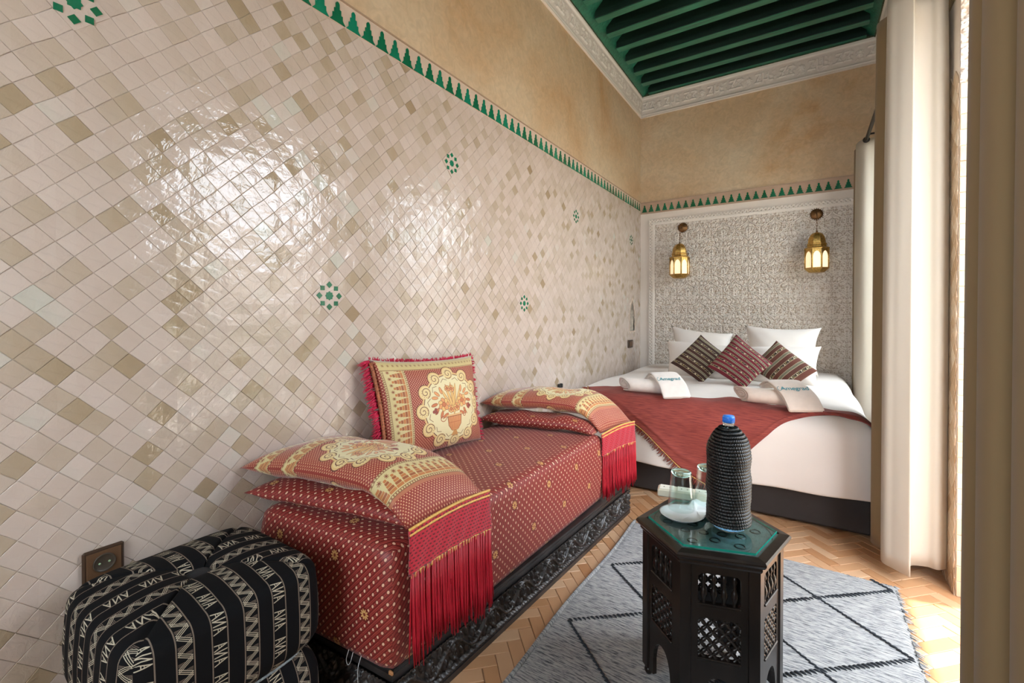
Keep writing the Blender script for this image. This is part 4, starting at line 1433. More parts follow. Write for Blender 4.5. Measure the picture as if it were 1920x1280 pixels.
# ------------------------------------------------------------------ carved plinth and daybed
def carving():
    R = Ras(360, 110, 0.0)
    for sg, ox in ((1, 0), (-1, 180)):
        pts = [(ox + 180 * t, 55 + sg * 30 * math.sin(PI * t)) for t in np.linspace(0, 1, 13)]
        R.line(pts, 9, .9)
        R.spiral(ox + 90, 55 - sg * 6, 24, 1.0, 8, sg * 1.6, 1.5, sg)
        R.spiral(ox + 35, 55 + sg * 32, 16, .9, 7, -sg * 1.0, 1.3, -sg)
        R.spiral(ox + 145, 55 + sg * 30, 16, .9, 7, -sg * 2.2, 1.3, sg)
        for (x, y, L, w, a) in ((60, -40, 20, 7, .6), (20, -26, 18, 6, 1.2), (120, -40, 20, 7, -.6), (160, -24, 18, 6, 2.0), (90, 42, 16, 6, 0), (62, 12, 14, 5, 1.0), (118, 14, 14, 5, -1.0)):
            R.ell(ox + x, 55 + sg * y, L, w, .85, sg * a); R.line([(ox + x - L * .7 * math.cos(sg * a), 55 + sg * y - L * .7 * math.sin(sg * a)), (ox + x + L * .7 * math.cos(sg * a), 55 + sg * y + L * .7 * math.sin(sg * a))], 2, .4)
    return blur(R.a[..., 0], 1)
CARV = carving()
# corners of the plinth (front edge is not quite parallel to the wall)
PA, PB, PC, PD = np.array((-1.484, .80)), np.array((-.915, .825)), np.array((-.826, 2.49)), np.array((-1.484, 2.47))
day = empty('daybed', (-1.18, 1.65, 0), 'daybed with red patterned mattress on a dark carved wooden plinth, along the tiled wall', 'daybed')
def poly_prism(pts, z0, z1):
    return MB().prism([tuple(p) for p in pts], z0, z1)
def inset(P, d):
    P = [np.array(p) for p in P]; c = sum(P) / len(P)
    return [p + (c - p) / np.linalg.norm(c - p) * d * 1.4 for p in P]
Q = [PA, PB, PC, PD]
body = inset(Q, .012)
under(day, poly_prism(body, .0, .150).build('plinth', M_CARVED))
mbm = MB().prism([tuple(p) for p in inset(Q, -.004)], 0, .018).prism([tuple(p) for p in inset(Q, .004)], .018, .030).prism([tuple(p) for p in Q], .142, .160).prism([tuple(p) for p in inset(Q, .006)], .160, .170)
under(day, mbm.build('plinth_moulding', M_CARVED))
def carve_side(p, q, name):
    L = float(np.linalg.norm(q - p)); ax = (q - p) / L; nr = np.array((ax[1], -ax[0]))
    hf = lambda x, z: np.where((z > .006) & (z < .104), .013 * samp(CARV, x * 1.9, z), .0115 + .0022 * (((x / .014) % 1) > .5))
    O = np.append(p - nr * .006, .031)
    o = relief(name, O, (ax[0], ax[1], 0), (0, 0, 1), (nr[0], nr[1], 0), L, .110, .0026, hf, M_CARVED, None, kind=None, smooth=True)
    under(day, o)
carve_side(PB, PC, 'carved_front'); carve_side(PA, PB, 'carved_end')
# pale knocks on the worn corner
under(day, MB().box(-.928, -.912, .822, .830, .160, .1715, bev=.003).build('worn_corner', plain('bare_wood', lin('#a9764a'), .7, var=.3, vscale=60)))

# mattress: rounded block on four measured corners
def block(name, C, z0, z1, r, mat, root, nseg=46, bulge=.010, topb=.012):
    """C = four XY corners counter-clockwise; faces get UVs in metres"""
    C = [np.array(c, float) for c in C]
    V, UV, F = [], [], []
    def P(u, v):
        return (C[0] * (1 - u) + C[3] * u) * (1 - v) + (C[1] * (1 - u) + C[2] * u) * v
    Lu = np.linalg.norm(C[3] - C[0]); Lv = np.linalg.norm(C[1] - C[0])
    # profile along normal of the edge: (inset, z)
    prof = [(r * .8, z0), (r * .15, z0 + r * .12), (0, z0 + r * .6)]
    for k in range(1, 6): prof.append((-bulge * math.sin(PI * k / 6), z0 + r * .6 + (z1 - z0 - r * 1.6) * k / 6))
    for k in range(0, 6):
        a = PI / 2 * k / 5; prof.append((r * (1 - math.cos(a)), z1 - r + r * math.sin(a)))
    for d in (.03, .07, .12, .18, .24): prof.append((r + d, z1 + topb * math.sin(min(1, d / .24) * PI / 2)))
    ring = []
    m = nseg
    cr = .035
    for (c0, c1, n) in ((0, 1, m // 3), (1, 2, m), (2, 3, m // 3), (3, 0, m)):
        for k in range(n): ring.append((c0, c1, k / n))
    ctr = sum(C) / 4
    N = len(ring)
    ar = 0; arcs = []
    for (c0, c1, t) in ring:
        arcs.append((c0, c1, t))
    for pi_, (ins, z) in enumerate(prof):
        vlen = 0
        for k in range(pi_): vlen += math.hypot(prof[k + 1][0] - prof[k][0], prof[k + 1][1] - prof[k][1])
        # offset polygon
        lines = []
        for k in range(4):
            a, b = C[k], C[(k + 1) % 4]; t = (b - a) / np.linalg.norm(b - a); n_ = np.array((-t[1], t[0]))
            if np.dot(ctr - a, n_) < 0: n_ = -n_
            lines.append((a + n_ * ins, t))
        corners = []
        for k in range(4):
            (a, t), (b, s) = lines[k - 1], lines[k]
            M2 = np.array([[t[0], -s[0]], [t[1], -s[1]]]); q = np.linalg.solve(M2, b - a); corners.append(a + t * q[0])
        per = 0
        for idx, (c0, c1, t) in enumerate(arcs):
            A, B = corners[c0], corners[c1]; L = np.linalg.norm(B - A)
            tt = t
            p = A + (B - A) * tt
            # round the vertical corners
            for cc in (c0, c1):
                d = np.linalg.norm(p - corners[cc])
                if d < cr: 
                    p = p + (ctr - p) / np.linalg.norm(ctr - p) * (cr - d) * .33
            V.append((p[0], p[1], z))
            UV.append((p[0], p[1], z, vlen))
    for a in range(len(prof) - 1):
        for i in range(N):
            j = (i + 1) % N
            F.append((a * N + i, a * N + j, (a + 1) * N + j, (a + 1) * N + i))
    F.append(tuple(range(N - 1, -1, -1))); F.append(tuple((len(prof) - 1) * N + i for i in range(N)))
    me = mesh(name, V, F, mat, True)
    lay = me.uv_layers.new(name='UVMap')
    S_ = 1 / .25
    ex = (C[1] - C[0]) / np.linalg.norm(C[1] - C[0]); ey = np.array((-ex[1], ex[0]))
    for p in me.polygons:
        n_ = p.normal
        for li in p.loop_indices:
            v = me.vertices[me.loops[li].vertex_index].co
            lx, ly = v.x * ex[0] + v.y * ex[1], v.x * ey[0] + v.y * ey[1]
            if abs(n_.z) > .70 : uvv = (ly, lx)
            elif abs(n_.x * ex[0] + n_.y * ex[1]) > .7: uvv = (ly, v.z - z1 + r * .43 + (v.x * 0))
            else: uvv = (lx, v.z)
            lay.data[li].uv = (uvv[0] * S_, uvv[1] * S_)
    o = bpy.data.objects.new(name, me); COL.objects.link(o)
    if root is not None: under(root, o)
    return o
MC = [(-1.478, .775), (-.905, .812), (-.868, 2.215), (-1.478, 2.18)]
block('mattress', MC, .171, .505, .045, M_DAM, day)
# piping around the mattress edges
mbp = MB()
for (x, y) in ((-.868 - .010, 2.215 - .008),):
    mbp.tube([(x, y, z) for z in np.linspace(.20, .47, 12)], .0045, 6)
under(day, mbp.build('piping', M_GOLDTH))
# loose threads
mbt = MB(); mbt.tube(catmull([(-1.02, .812, .185), (-1.022, .800, .15), (-1.018, .797, .10), (-1.021, .797, .05), (-1.02, .797, .012)], 5), .0009, 5)
mbt.tube(catmull([(-1.06, .800, .188), (-1.062, .793, .165), (-1.052, .790, .155), (-1.044, .793, .165), (-1.042, .800, .188)], 5), .0009, 5)
tt_ = mbt.build('loose_thread', plain('white_thread', (.7, .72, .74), .8)); under(day, tt_); tt_['kind'] = 'stuff'

# bolsters lying across the daybed ends
def bolster(name, WL, WR, FL, FR, zc, th, mat, label, droop=.05, group='bolster cushions on the daybed', su=1, sv=1, seed=0, endpull=0.0, lift=.02, root_only=False, damask_=False):
    WL, WR, FL, FR = [np.array(p, float) for p in (WL, WR, FL, FR)]
    nu, nv = 40, 20
    r = np.random.default_rng(seed); ph = r.uniform(0, 6, 4)
    V, UV = [], []
    def center(u, v):
        p = (WL * (1 - v) + WR * v) * (1 - u) + (FL * (1 - v) + FR * v) * u
        z = zc + lift * math.sin(PI * min(1, u * 1.05)) - droop * max(0, (u - .72) / .28) ** 2
        return p, z
    for side in (1, -1):
        for i in range(nu):
            for j in range(nv):
                u, v = i / (nu - 1), j / (nv - 1)
                pl = .10 * (1 - abs(2 * u - 1) ** 4) * (2 * v - 1) * abs(2 * v - 1) * .25
                p, z = center(u, v - pl)
                a = max(0, 1 - abs(2 * u - 1) ** 5); b = max(0, 1 - abs(2 * v - 1) ** 2.4)
                f = a ** .5 * b ** .62
                wr = .004 * (math.sin(16 * u + 4 * v + ph[0]) + .8 * math.sin(9 * v - 11 * u + ph[1]) + .5 * math.sin(31 * u + ph[2])) * f
                V.append((p[0], p[1], z + side * (th / 2 * f) + wr))
                UV.append((u, v))
    UV = np.array(UV)
    n = nu * nv
    if damask_: UV = UV * np.array([2.7, 1.3])
    F = np.vstack([grid_faces(nu, nv), grid_faces(nu, nv, n)[:, ::-1]])
    V = np.array(V); c = V.mean(0)
    o = obj(name, V - c, F, mat, None, True, loc=tuple(c), uv=UV)
    w = o.modifiers.new('weld', 'WELD'); w.merge_threshold = .0004
    tag(o, label, 'cushion', group)
    return o, c
def fringe_on(root, FL, FR, z_l, z_r, drop_cro, drop_tas, outx, n_t=30, seed=0):
    """gold braid, crimson crochet band and hanging tassels at the front end of a bolster"""
    rr = random.Random(seed)
    FL, FR = np.array(FL, float), np.array(FR, float)
    def edge(t): 
        p = FL * (1 - t) + FR * t
        arc = .016 * math.sin(PI * t)
        return np.array((p[0] + arc * .4, p[1], z_l * (1 - t) + z_r * t + .014 * math.sin(PI * t)))
    nv_, nw = 26, 12
    V, UV = [], []
    for i in range(nv_):
        t = i / (nv_ - 1); e = edge(t)
        for j in range(nw):
            s = j / (nw - 1)
            z = e[2] - drop_cro * s; x = e[0] + outx * (1 - (1 - min(1, s * 1.3)) ** 2)
            V.append((x + .002 * math.sin(40 * t + 6 * s), e[1] + .006 * s * (t - .5), z)); UV.append((t * 13, s * 6))
    def wrap(o): under_w(root, o); return o
    o = obj('crochet_band', V, grid_faces(nv_, nw), M_CROCHET, None, True, uv=UV); o.modifiers.new('t', 'SOLIDIFY').thickness = .005
    wrap(o)
    b = MB()
    pts = [tuple(edge(t) + np.array((.004, 0, .004))) for t in np.linspace(0, 1, 30)]
    b.tube(pts, .0042, 6)
    pts = [tuple(edge(t) + np.array((.006, 0, -.010))) for t in np.linspace(0, 1, 30)]
    b.tube(pts, .0034, 6)
    wrap(b.build('gold_braid', M_GOLDTH))
    for k in range(n_t):
        t = (k + .5) / n_t + rr.uniform(-.008, .008); e = edge(t)
        x, y, z = e[0] + outx + .003, e[1] + rr.uniform(-.002, .002), e[2] - drop_cro
        L = drop_tas * rr.uniform(.86, 1.06)
        T = MB()
        for q in range(6):
            a = rr.uniform(0, 6.28); r0 = .0026
            dx, dy = r0 * math.cos(a), r0 * math.sin(a)
            sw = rr.uniform(-.006, .006); sx = rr.uniform(0, .008)
            T.tube([(x + dx, y + dy, z + .004), (x + dx * 1.6, y + dy * 1.6 + sw * .2, z - L * .35), (x + dx * 2 + sx * .5, y + dy * 2.0 + sw * .5, z - L * .7), (x + dx * 2.2 + sx, y + dy * 2.4 + sw, z - L * rr.uniform(.93, 1.03))], [.0028, .0034, .0034, .0014], 4)
        ts = T.build('tassel', M_CRIMSON); wrap(ts)
        kn = MB().tube([(x + .0005, y, z + .005), (x + .0005, y, z - .007)], .0042, 6).build('tassel_knot', M_GOLDTH, ts)
def under_w(root, o):
    o.parent = root; o.matrix_parent_inverse = Matrix.Translation(root.location).inverted(); return o

def crochet_mat():
    R = Ras(64, 64, srgb('#b3152b'))
    R.ell(20, 18, 9, 7, srgb('#5e0712')); R.ell(52, 18, 9, 7, srgb('#5e0712')); R.ell(4, 50, 9, 7, srgb('#5e0712')); R.ell(36, 50, 9, 7, srgb('#5e0712'))
    R.line([(0, 32), (64, 32)], 3, srgb('#cf2a40')); R.line([(0, 0), (64, 0)], 3, srgb('#cf2a40'))
    return textured('crochet', R.image('crochet_net'), .7, bump=.8, bdist=.003, sheen=.3)
M_CROCHET = crochet_mat()

bolster('bolster', (-1.485, .73), (-1.485, 1.02), (-.895, .870), (-.90, 1.10), .556, .078, M_DAM, 'flat red damask cushion, lower of the pair near the black pouf', droop=.015, seed=1, lift=.0, damask_=True)
bl, blc = bolster('bolster', (-1.488, .72), (-1.485, 1.05), (-.872, .835), (-.812, 1.115), .636, .115, M_BOL, 'printed cushion with flower basket and crimson fringe, on the pair near the pouf', droop=.078, seed=2, lift=.022)
fringe_on(bl, (-.868, .838), (-.808, 1.112), .552, .580, .115, .235, .006, n_t=34, seed=5)
bolster('bolster', (-1.485, 1.95), (-1.485, 2.20), (-.885, 2.105), (-.89, 2.25), .550, .078, M_DAM, 'flat red damask cushion, lower of the pair near the bed', droop=.030, seed=3, lift=.0, damask_=True)
br, brc = bolster('bolster', (-1.488, 1.97), (-1.485, 2.34), (-.870, 2.160), (-.790, 2.440), .634, .112, M_BOL, 'printed cushion with crimson fringe, on top of the pair near the bed', droop=.118, seed=4, lift=.020)
fringe_on(br, (-.866, 2.163), (-.786, 2.437), .505, .528, .108, .235, .006, n_t=26, seed=9)

# standing square cushion with a crimson brush fringe
sq, sqc, sqn = cushion('square_cushion', [(-1.375, 1.205, .512), (-1.315, 1.755, .512), (-1.402, 1.787, .911), (-1.462, 1.202, .935)], .15, M_SQ, 'square cushion with flower basket print, standing against the tiled wall', 'cushion', None, seed=12, pull=.07, nu=40, nv=36, wrinkle=.005, power=.5)
mb = MB(); rr = random.Random(4)
TLc, BLc = np.array((-1.462, 1.202, .935)), np.array((-1.375, 1.205, .512))
TRc, BRc = np.array((-1.402, 1.787, .911)), np.array((-1.315, 1.755, .512))
for k in range(230):
    t = rr.random(); p = TLc * (1 - t) + BLc * t; p = p + np.array((0, .018 * math.sin(PI * t), 0))
    L = rr.uniform(.030, .055)
    e = p + np.array((rr.uniform(-.012, .012), -L, -rr.uniform(.004, .022)))
    mb.tube([tuple(p), tuple((p + e) / 2 + np.array((0, 0, .003))), tuple(e)], [.0022, .0028, .0010], 4)
for k in range(150):
    t = rr.random(); p = TRc * (1 - t) + BRc * t; p = p - np.array((0, .018 * math.sin(PI * t), 0))
    e = p + np.array((rr.uniform(-.01, .01), rr.uniform(.012, .024), rr.uniform(-.008, .004)))
    mb.tube([tuple(p), tuple(e)], [.0024, .0012], 4)
for k in range(220):
    t = rr.random(); p = TLc * (1 - t) + TRc * t; p = p - np.array((0, 0, .036 * (1 - abs(2 * t - 1) ** 2.2) * .5 - .004))
    e = p + np.array((rr.uniform(-.008, .008), rr.uniform(-.006, .006), rr.uniform(.006, .014)))
    mb.tube([tuple(p), tuple(e)], [.0026, .0014], 4)
fo = mb.build('brush_fringe', plain('pink_crimson_fringe', lin('#c01c44'), .6, var=.2, vscale=80)); under_w(sq, fo); fo['kind'] = 'stuff'
mb = MB()
pts = [tuple(TLc * (1 - t) + BLc * t + np.array((.012, .018 * math.sin(PI * t) - .004, 0))) for t in np.linspace(.02, .98, 24)]
mb.tube(pts, .0075, 8)
def braid_mat():
    R = Ras(64, 64, srgb('#8c2a22'))
    for k in range(-2, 4): R.line([(-10, k * 21), (74, k * 21 + 30)], 8, srgb('#d2a05c'))
    m = textured('braid_cloth', R.image('braid'), .7, bump=.5)
    return m
under_w(sq, mb.build('braid_edge', plain('tan_braid', lin('#9c5a3a'), .7, var=.7, vscale=160)))

# ------------------------------------------------------------------ black and cream pouf
pouf = empty('pouf', (-1.215, .495, 0), 'black pouf woven with cream zigzag stripes, beside the daybed', 'pouf')
def pouf_half(name, z0, z1, hs, top):
    n = 44
    V, F = [], []
    faces_uv = []
    def se(x, p): return math.copysign(abs(x) ** p, x)
    # cube-sphere style: build side strip + top grid in one parametrisation
    per = 4 * n
    rows = []
    nr_ = 22; nt = 26
    zc, hh = (z0 + z1) / 2, (z1 - z0) / 2
    def outline(k):
        s = k / n; side = int(s) % 4; t = (s - int(s)) * 2 - 1
        x, y = [(1, t), (-t, 1), (-1, -t), (t, -1)][side]
        return x, y
    def rnd(x, y, p=5.0):
        m = (abs(x) ** p + abs(y) ** p) ** (1 / p)
        return x / m, y / m
    for r in range(nr_ + nt + 1):
        if r <= nr_:
            a = r / nr_                      # side from bottom (seam) to the shoulder
            z = z0 + (z1 - .035 - z0) * a
            k_ = 1 - .16 * (1 - min(1, a / .30)) ** 2.2 * 1.0 + .025 * math.sin(PI * a)
            f = 1.0
        else:
            b = (r - nr_) / nt
            ang = min(1, b * 3.2) * PI / 2
            f = 1 - .16 * (1 - math.cos(ang)) - .84 * max(0, (b - 1 / 3.2) / (1 - 1 / 3.2))
            z = z1 - .035 + .035 * math.sin(ang) + .014 * math.sin(PI * max(0, b - .3) / .7) - .035 * max(0, 1 - f / .16) ** 1 * (f < .16)
            k_ = 1.0
        for k in range(per):
            x, y = outline(k)
            X, Y = rnd(x, y, 6.5 if f > .5 else 6.5)
            dd = abs(abs(x) - abs(y))
            zz = z - (.010 * math.exp(-(dd / .05) ** 2) * (1 - abs(f - .55)) if r > nr_ else 0)
            V.append((X * hs * k_ * f, Y * hs * k_ * f, zz))
    N = per
    uvl = []
    for r in range(nr_ + nt):
        for k in range(per):
            j = (k + 1) % per
            F.append((r * N + k, r * N + j, (r + 1) * N + j, (r + 1) * N + k))
    V = np.array(V)
    if not top:
        V[:, 2] = z0 + z1 - V[:, 2]
        F = [f[::-1] for f in F]
    Fa = np.array(F)
    lens = np.zeros(nr_ + nt + 1)
    for r in range(1, nr_ + nt + 1):
        lens[r] = lens[r - 1] + np.linalg.norm(V[r * N + n // 2] - V[(r - 1) * N + n // 2])
    S_ = 1 / .125
    for f in Fa:
        k0 = (f[0] % N) if top else (f[3] % N)
        side = (k0 // n) % 4
        for vi in f:
            v = V[vi]; r = vi // N
            t = [v[1], -v[0], -v[1], v[0]][side]
            uvl.append(((t + side * .031) * S_, lens[r] * S_))
    o = obj(name, V, Fa, M_POUF, pouf, True, loop_uv=uvl)
    return o
pouf_half('pouf_body', .285, .505, .205, True)
pouf_half('pouf_lower_body', .012, .292, .205, False)
mb = MB()
ring = []
for k in range(80):
    a = 2 * PI * k / 80; x, y = math.cos(a), math.sin(a); m = (abs(x) ** 6.5 + abs(y) ** 6.5) ** (1 / 6.5)
    ring.append((x / m * .176, y / m * .176, .2885))
mb.tube(ring, .006, 6, closed=True)
mb.build('seam_cord', plain('grey_cord', lin('#8f9aa0'), .8, var=.5, vscale=140), pouf)
MB().lathe([(0.0, .470), (.026, .474), (.037, .486), (.032, .498), (.014, .505), (0, .506)][::1], 20).build('button', plain('black_cloth', (.012, .012, .014), .8), pouf)

# ------------------------------------------------------------------ rug
RX0, RX1, RY0_, RY1_ = -.762, .318, .55, 2.388
def rug_mat():
    m, n, l, b = nodes('rug_wool')
    tc = n.new('ShaderNodeTexCoord'); mp = n.new('ShaderNodeMapping'); mp.inputs['Scale'].default_value = (22, 190, 1)
    mp.inputs['Rotation'].default_value = (0, 0, .06)
    l.new(tc.outputs['Object'], mp.inputs[0])
    no = n.new('ShaderNodeTexNoise'); no.inputs['Scale'].default_value = 1.0; no.inputs['Detail'].default_value = 5; no.inputs['Roughness'].default_value = .7
    l.new(mp.outputs[0], no.inputs['Vector'])
    r = ramp(n, [(.36, lin('#25292d')), (.45, lin('#707276')), (.52, lin('#9b9b99')), (.75, lin('#b9b6b0'))])
    l.new(no.outputs[0], r.inputs[0]); l.new(r.outputs[0], b.inputs['Base Color'])
    bp = n.new('ShaderNodeBump'); bp.inputs['Strength'].default_value = .9; bp.inputs['Distance'].default_value = .004
    l.new(no.outputs[0], bp.inputs['Height']); l.new(bp.outputs[0], b.inputs['Normal'])
    setp(b, rough=.95, sheen=.2)
    return m
M_RUG = rug_mat()
def rugf(u, v):
    x = RX0 + (RX1 - RX0) * u; y = RY0_ + (RY1_ - RY0_) * v
    x += .006 * math.sin(7 * y) * (1 if u < .5 else -.6) * abs(2 * u - 1)
    y += .012 * math.sin(4 * x + 1) * (v ** 6)
    e = min(u * (RX1 - RX0), (1 - u) * (RX1 - RX0), (1 - v) * 1.8, v * 1.8)
    return x, y, .012 * min(1, .35 + e / .02) + .0015 * math.sin(30 * y + 9 * x)
rug = sheet('rug', 60, 100, rugf, M_RUG)
tag(rug, 'pale grey woven rug with dark braided diamond lines', 'rug')
V = [(RX0 + .004, RY0_, 0), (RX1 - .004, RY0_, 0), (RX1 - .004, RY1_ - .004, 0), (RX0 + .004, RY1_ - .004, 0)]
MB().box(RX0 + .006, RX1 - .006, RY0_, RY1_ - .008, .001, .006).build('backing', M_RUG, rug)
mbr = MB(); pts = [(RX0 + .004 + .006 * math.sin(7 * y), y, .010) for y in np.linspace(RY0_, RY1_, 80)]
mbr.tube(pts, .008, 6); mbr.build('selvedge_cord', M_RUG, rug)
# braided diamond lines (measured crossings)
mb = MB(); rr = random.Random(3)
def dashes(p, q):
    p, q = np.array(p, float), np.array(q, float); L = np.linalg.norm(q - p); d = (q - p) / L; nn = np.array((-d[1], d[0]))
    k = int(L / .0165)
    for i in range(k):
        c = p + d * (i + .5) * .0165
        if not (RX0 < c[0] < RX1 and RY0_ < c[1] < RY1_): continue
        an_ = -.30 + rr.uniform(-.12, .12); a = np.array((math.cos(an_), math.sin(an_))); s = rr.uniform(.75, 1.2)
        e0, e1 = c - a * .0115 * s, c + a * .0115 * s
        q0, q1 = c - a * .006 * s, c + a * .006 * s
        mb.tube([(e0[0], e0[1], .0120), (q0[0], q0[1], .0145), (c[0], c[1], .0150), (q1[0], q1[1], .0145), (e1[0], e1[1], .0120)], [.0008, .0030, .0036, .0030, .0008], 6)
LX, LY = .62, .40
def rg(x, y): return (x, y)
RUG_LINES = []
for k in range(0, 4):
    for m_ in range(-7, 3):
        y0 = 1.905 + .43 * m_ + (0 if k % 2 == 0 else -.215)
        for sg in (1, -1):
            RUG_LINES.append(((-.713 + .253 * k, y0), (-.713 + .253 * (k + 1), y0 + sg * .215)))
for (p, q) in RUG_LINES: dashes(p, q)
o = mb.build('braid_lines', plain('dark_wool', (.02, .024, .03), .9), rug); o['kind'] = 'stuff'
# ragged outer edge
mb = MB()
for k in range(150):
    y = rr.uniform(.9, RY1_); L = rr.uniform(.006, .016)
    mb.tube([(RX1 - .008, y, .010), (RX1 + L, y + rr.uniform(-.006, .006), .004)], [.003, .0012], 4)
for k in range(110):
    x = rr.uniform(RX0, RX1); L = rr.uniform(.003, .010)
    mb.tube([(x, RY1_ - .006, .010), (x + rr.uniform(-.004, .004), RY1_ + L, .004)], [.003, .0012], 4)
o = mb.build('rug_edge_yarn', M_RUG, rug); o['kind'] = 'stuff'
# ------------------------------------------------------------------ hexagonal side table
TC = np.array((-.233, 1.442)); TR0 = math.radians(17)
M_TW = plain('table_dark_wood', (.010, .0065, .005), .28, var=.5, vscale=26, bump=.15, bscale=60, bdist=.001, stretch=(1, 1, .25), spec=.4)
table = empty('side_table', (TC[0], TC[1], 0), 'dark hexagonal wooden side table with turned lattice panels, standing on the rug', 'side table')
def hexpt(R, k, z=None, a0=TR0):
    a = a0 + k * PI / 3
    return (R * math.cos(a), R * math.sin(a)) if z is None else (R * math.cos(a), R * math.sin(a), z)
def hexloft(levels, hole=None):
    """levels: list of (R, z)"""
    mb = MB(); V = [hexpt(R, k, z) for R, z in levels for k in range(6)]
    F = []
    for q in range(len(levels) - 1):
        for k in range(6):
            F.append((q * 6 + k, q * 6 + (k + 1) % 6, (q + 1) * 6 + (k + 1) % 6, (q + 1) * 6 + k))
    mb.add(V, F); return mb
# moulded rim, open in the middle, with a recessed carved field
rim = hexloft([(.178, .455), (.196, .458), (.200, .464), (.200, .470), (.207, .474), (.213, .482), (.213, .486), (.209, .491), (.184, .494), (.181, .4935), (.181, .488)])
rim.build('table_top', M_TW, table)
fld = hexloft([(.182, .470), (.182, .4895)]); fld.add([hexpt(.182, k, .4895) for k in range(6)], [(0, 1, 2, 3, 4, 5)])
fld.build('top_field', plain('reflection_tinted_top', (.085, .115, .115), .4, var=.3, vscale=30), table)  # reflection on the glass above is painted into this paler teal
mb = MB()
for k in range(6):
    for rr_ in (.05, .085, .12):
        a = TR0 + k * PI / 3 + (PI / 6 if rr_ == .085 else 0)
        cx, cy = rr_ * math.cos(a), rr_ * math.sin(a)
        mb.tube([(cx + .013 * math.cos(t), cy + .013 * math.sin(t), .4895) for t in np.linspace(0, 2 * PI, 17)[:-1]], .0022, 6, closed=True)
mb.tube([(.16 * math.cos(t), .16 * math.sin(t), .489) for t in np.linspace(0, 2 * PI, 49)[:-1]], .0016, 5, closed=True)
o = mb.build('carved_rings', M_TW, table); o['kind'] = 'stuff'
# six posts with little ball feet, six pierced side panels
RP = .190
for k in range(6):
    x, y = hexpt(RP - .010, k)
    a = TR0 + k * PI / 3
    M = Matrix.Translation((x, y, 0)) @ Matrix.Rotation(a, 4, 'Z')
    pm = MB()
    # post with two faces following the sides of the hexagon
    pp = [(-.012, -.0265), (.0, -.0265 + .001), (.012, 0), (.0, .0255), (-.012, .0265), (-.010, .0)]
    t30 = math.tan(PI / 6)
    pp = [(.013, 0), (.013 - .026 * math.sin(PI / 6) , .026 * math.cos(PI / 6)), (.003 - .026 * math.sin(PI / 6), .024 * math.cos(PI / 6)), (.001, 0), (.003 - .026 * math.sin(PI / 6), -.024 * math.cos(PI / 6)), (.013 - .026 * math.sin(PI / 6), -.026 * math.cos(PI / 6))]
    pm.prism(pp[::1], .045, .458, M=M)
    po = pm.build('post', M_TW, table)
    fm = MB().lathe([(.004, .0175), (.009, .019), (.0135, .028), (.011, .036), (.0075, .040), (.012, .044), (.012, .050)], 16, M=Matrix.Translation((x * .97, y * .97, -.0025)))
    fm.build('foot', M_TW, po)
def side_frame(k):
    a0, a1 = TR0 + k * PI / 3, TR0 + (k + 1) * PI / 3
    p, q = Vector((RP * math.cos(a0), RP * math.sin(a0), 0)), Vector((RP * math.cos(a1), RP * math.sin(a1), 0))
    ax = (q - p).normalized(); nr = Vector((ax.y, -ax.x, 0)); c = (p + q) / 2
    return Matrix(((ax.x, 0, nr.x, c.x), (ax.y, 0, nr.y, c.y), (0, 1, 0, 0), (0, 0, 0, 1)))
def rounded_rect(x0, x1, y0, y1, r, n=4):
    P = []
    for (cx, cy, s) in ((x1 - r, y1 - r, 0), (x0 + r, y1 - r, 1), (x0 + r, y0 + r, 2), (x1 - r, y0 + r, 3)):
        for i in range(n + 1):
            a = PI / 2 * (s + i / n); P.append((cx + r * math.cos(a), cy + r * math.sin(a)))
    return P
def framed_hole(mb, X0, X1, Y0, Y1, hole, z0, z1, M):
    """rectangular plate with a convex hole: quads from the hole ring out to the rectangle"""
    n = len(hole); cx, cy = (X0 + X1) / 2, (Y0 + Y1) / 2
    def out(p):
        dx, dy = p[0] - cx, p[1] - cy
        t = min((X1 - cx) / abs(dx) if abs(dx) > 1e-6 else 1e9, (Y1 - cy) / abs(dy) if abs(dy) > 1e-6 else 1e9)
        return cx + dx * t, cy + dy * t
    o = [out(p) for p in hole]
    # snap nearest ring points to the rectangle corners
    for (X, Y) in ((X0, Y0), (X0, Y1), (X1, Y0), (X1, Y1)):
        i = min(range(n), key=lambda i: (o[i][0] - X) ** 2 + (o[i][1] - Y) ** 2); o[i] = (X, Y)
    V = [(p[0], p[1], z1) for p in hole] + [(p[0], p[1], z1) for p in o] + [(p[0], p[1], z0) for p in hole] + [(p[0], p[1], z0) for p in o]
    F = []
    for i in range(n):
        j = (i + 1) % n
        F += [(i, n + i, n + j, j), (2 * n + i, 2 * n + j, 3 * n + j, 3 * n + i), (i, j, 2 * n + j, 2 * n + i)]
    mb.add([tuple(M @ Vector(v)) for v in V], F)
HW = .0700
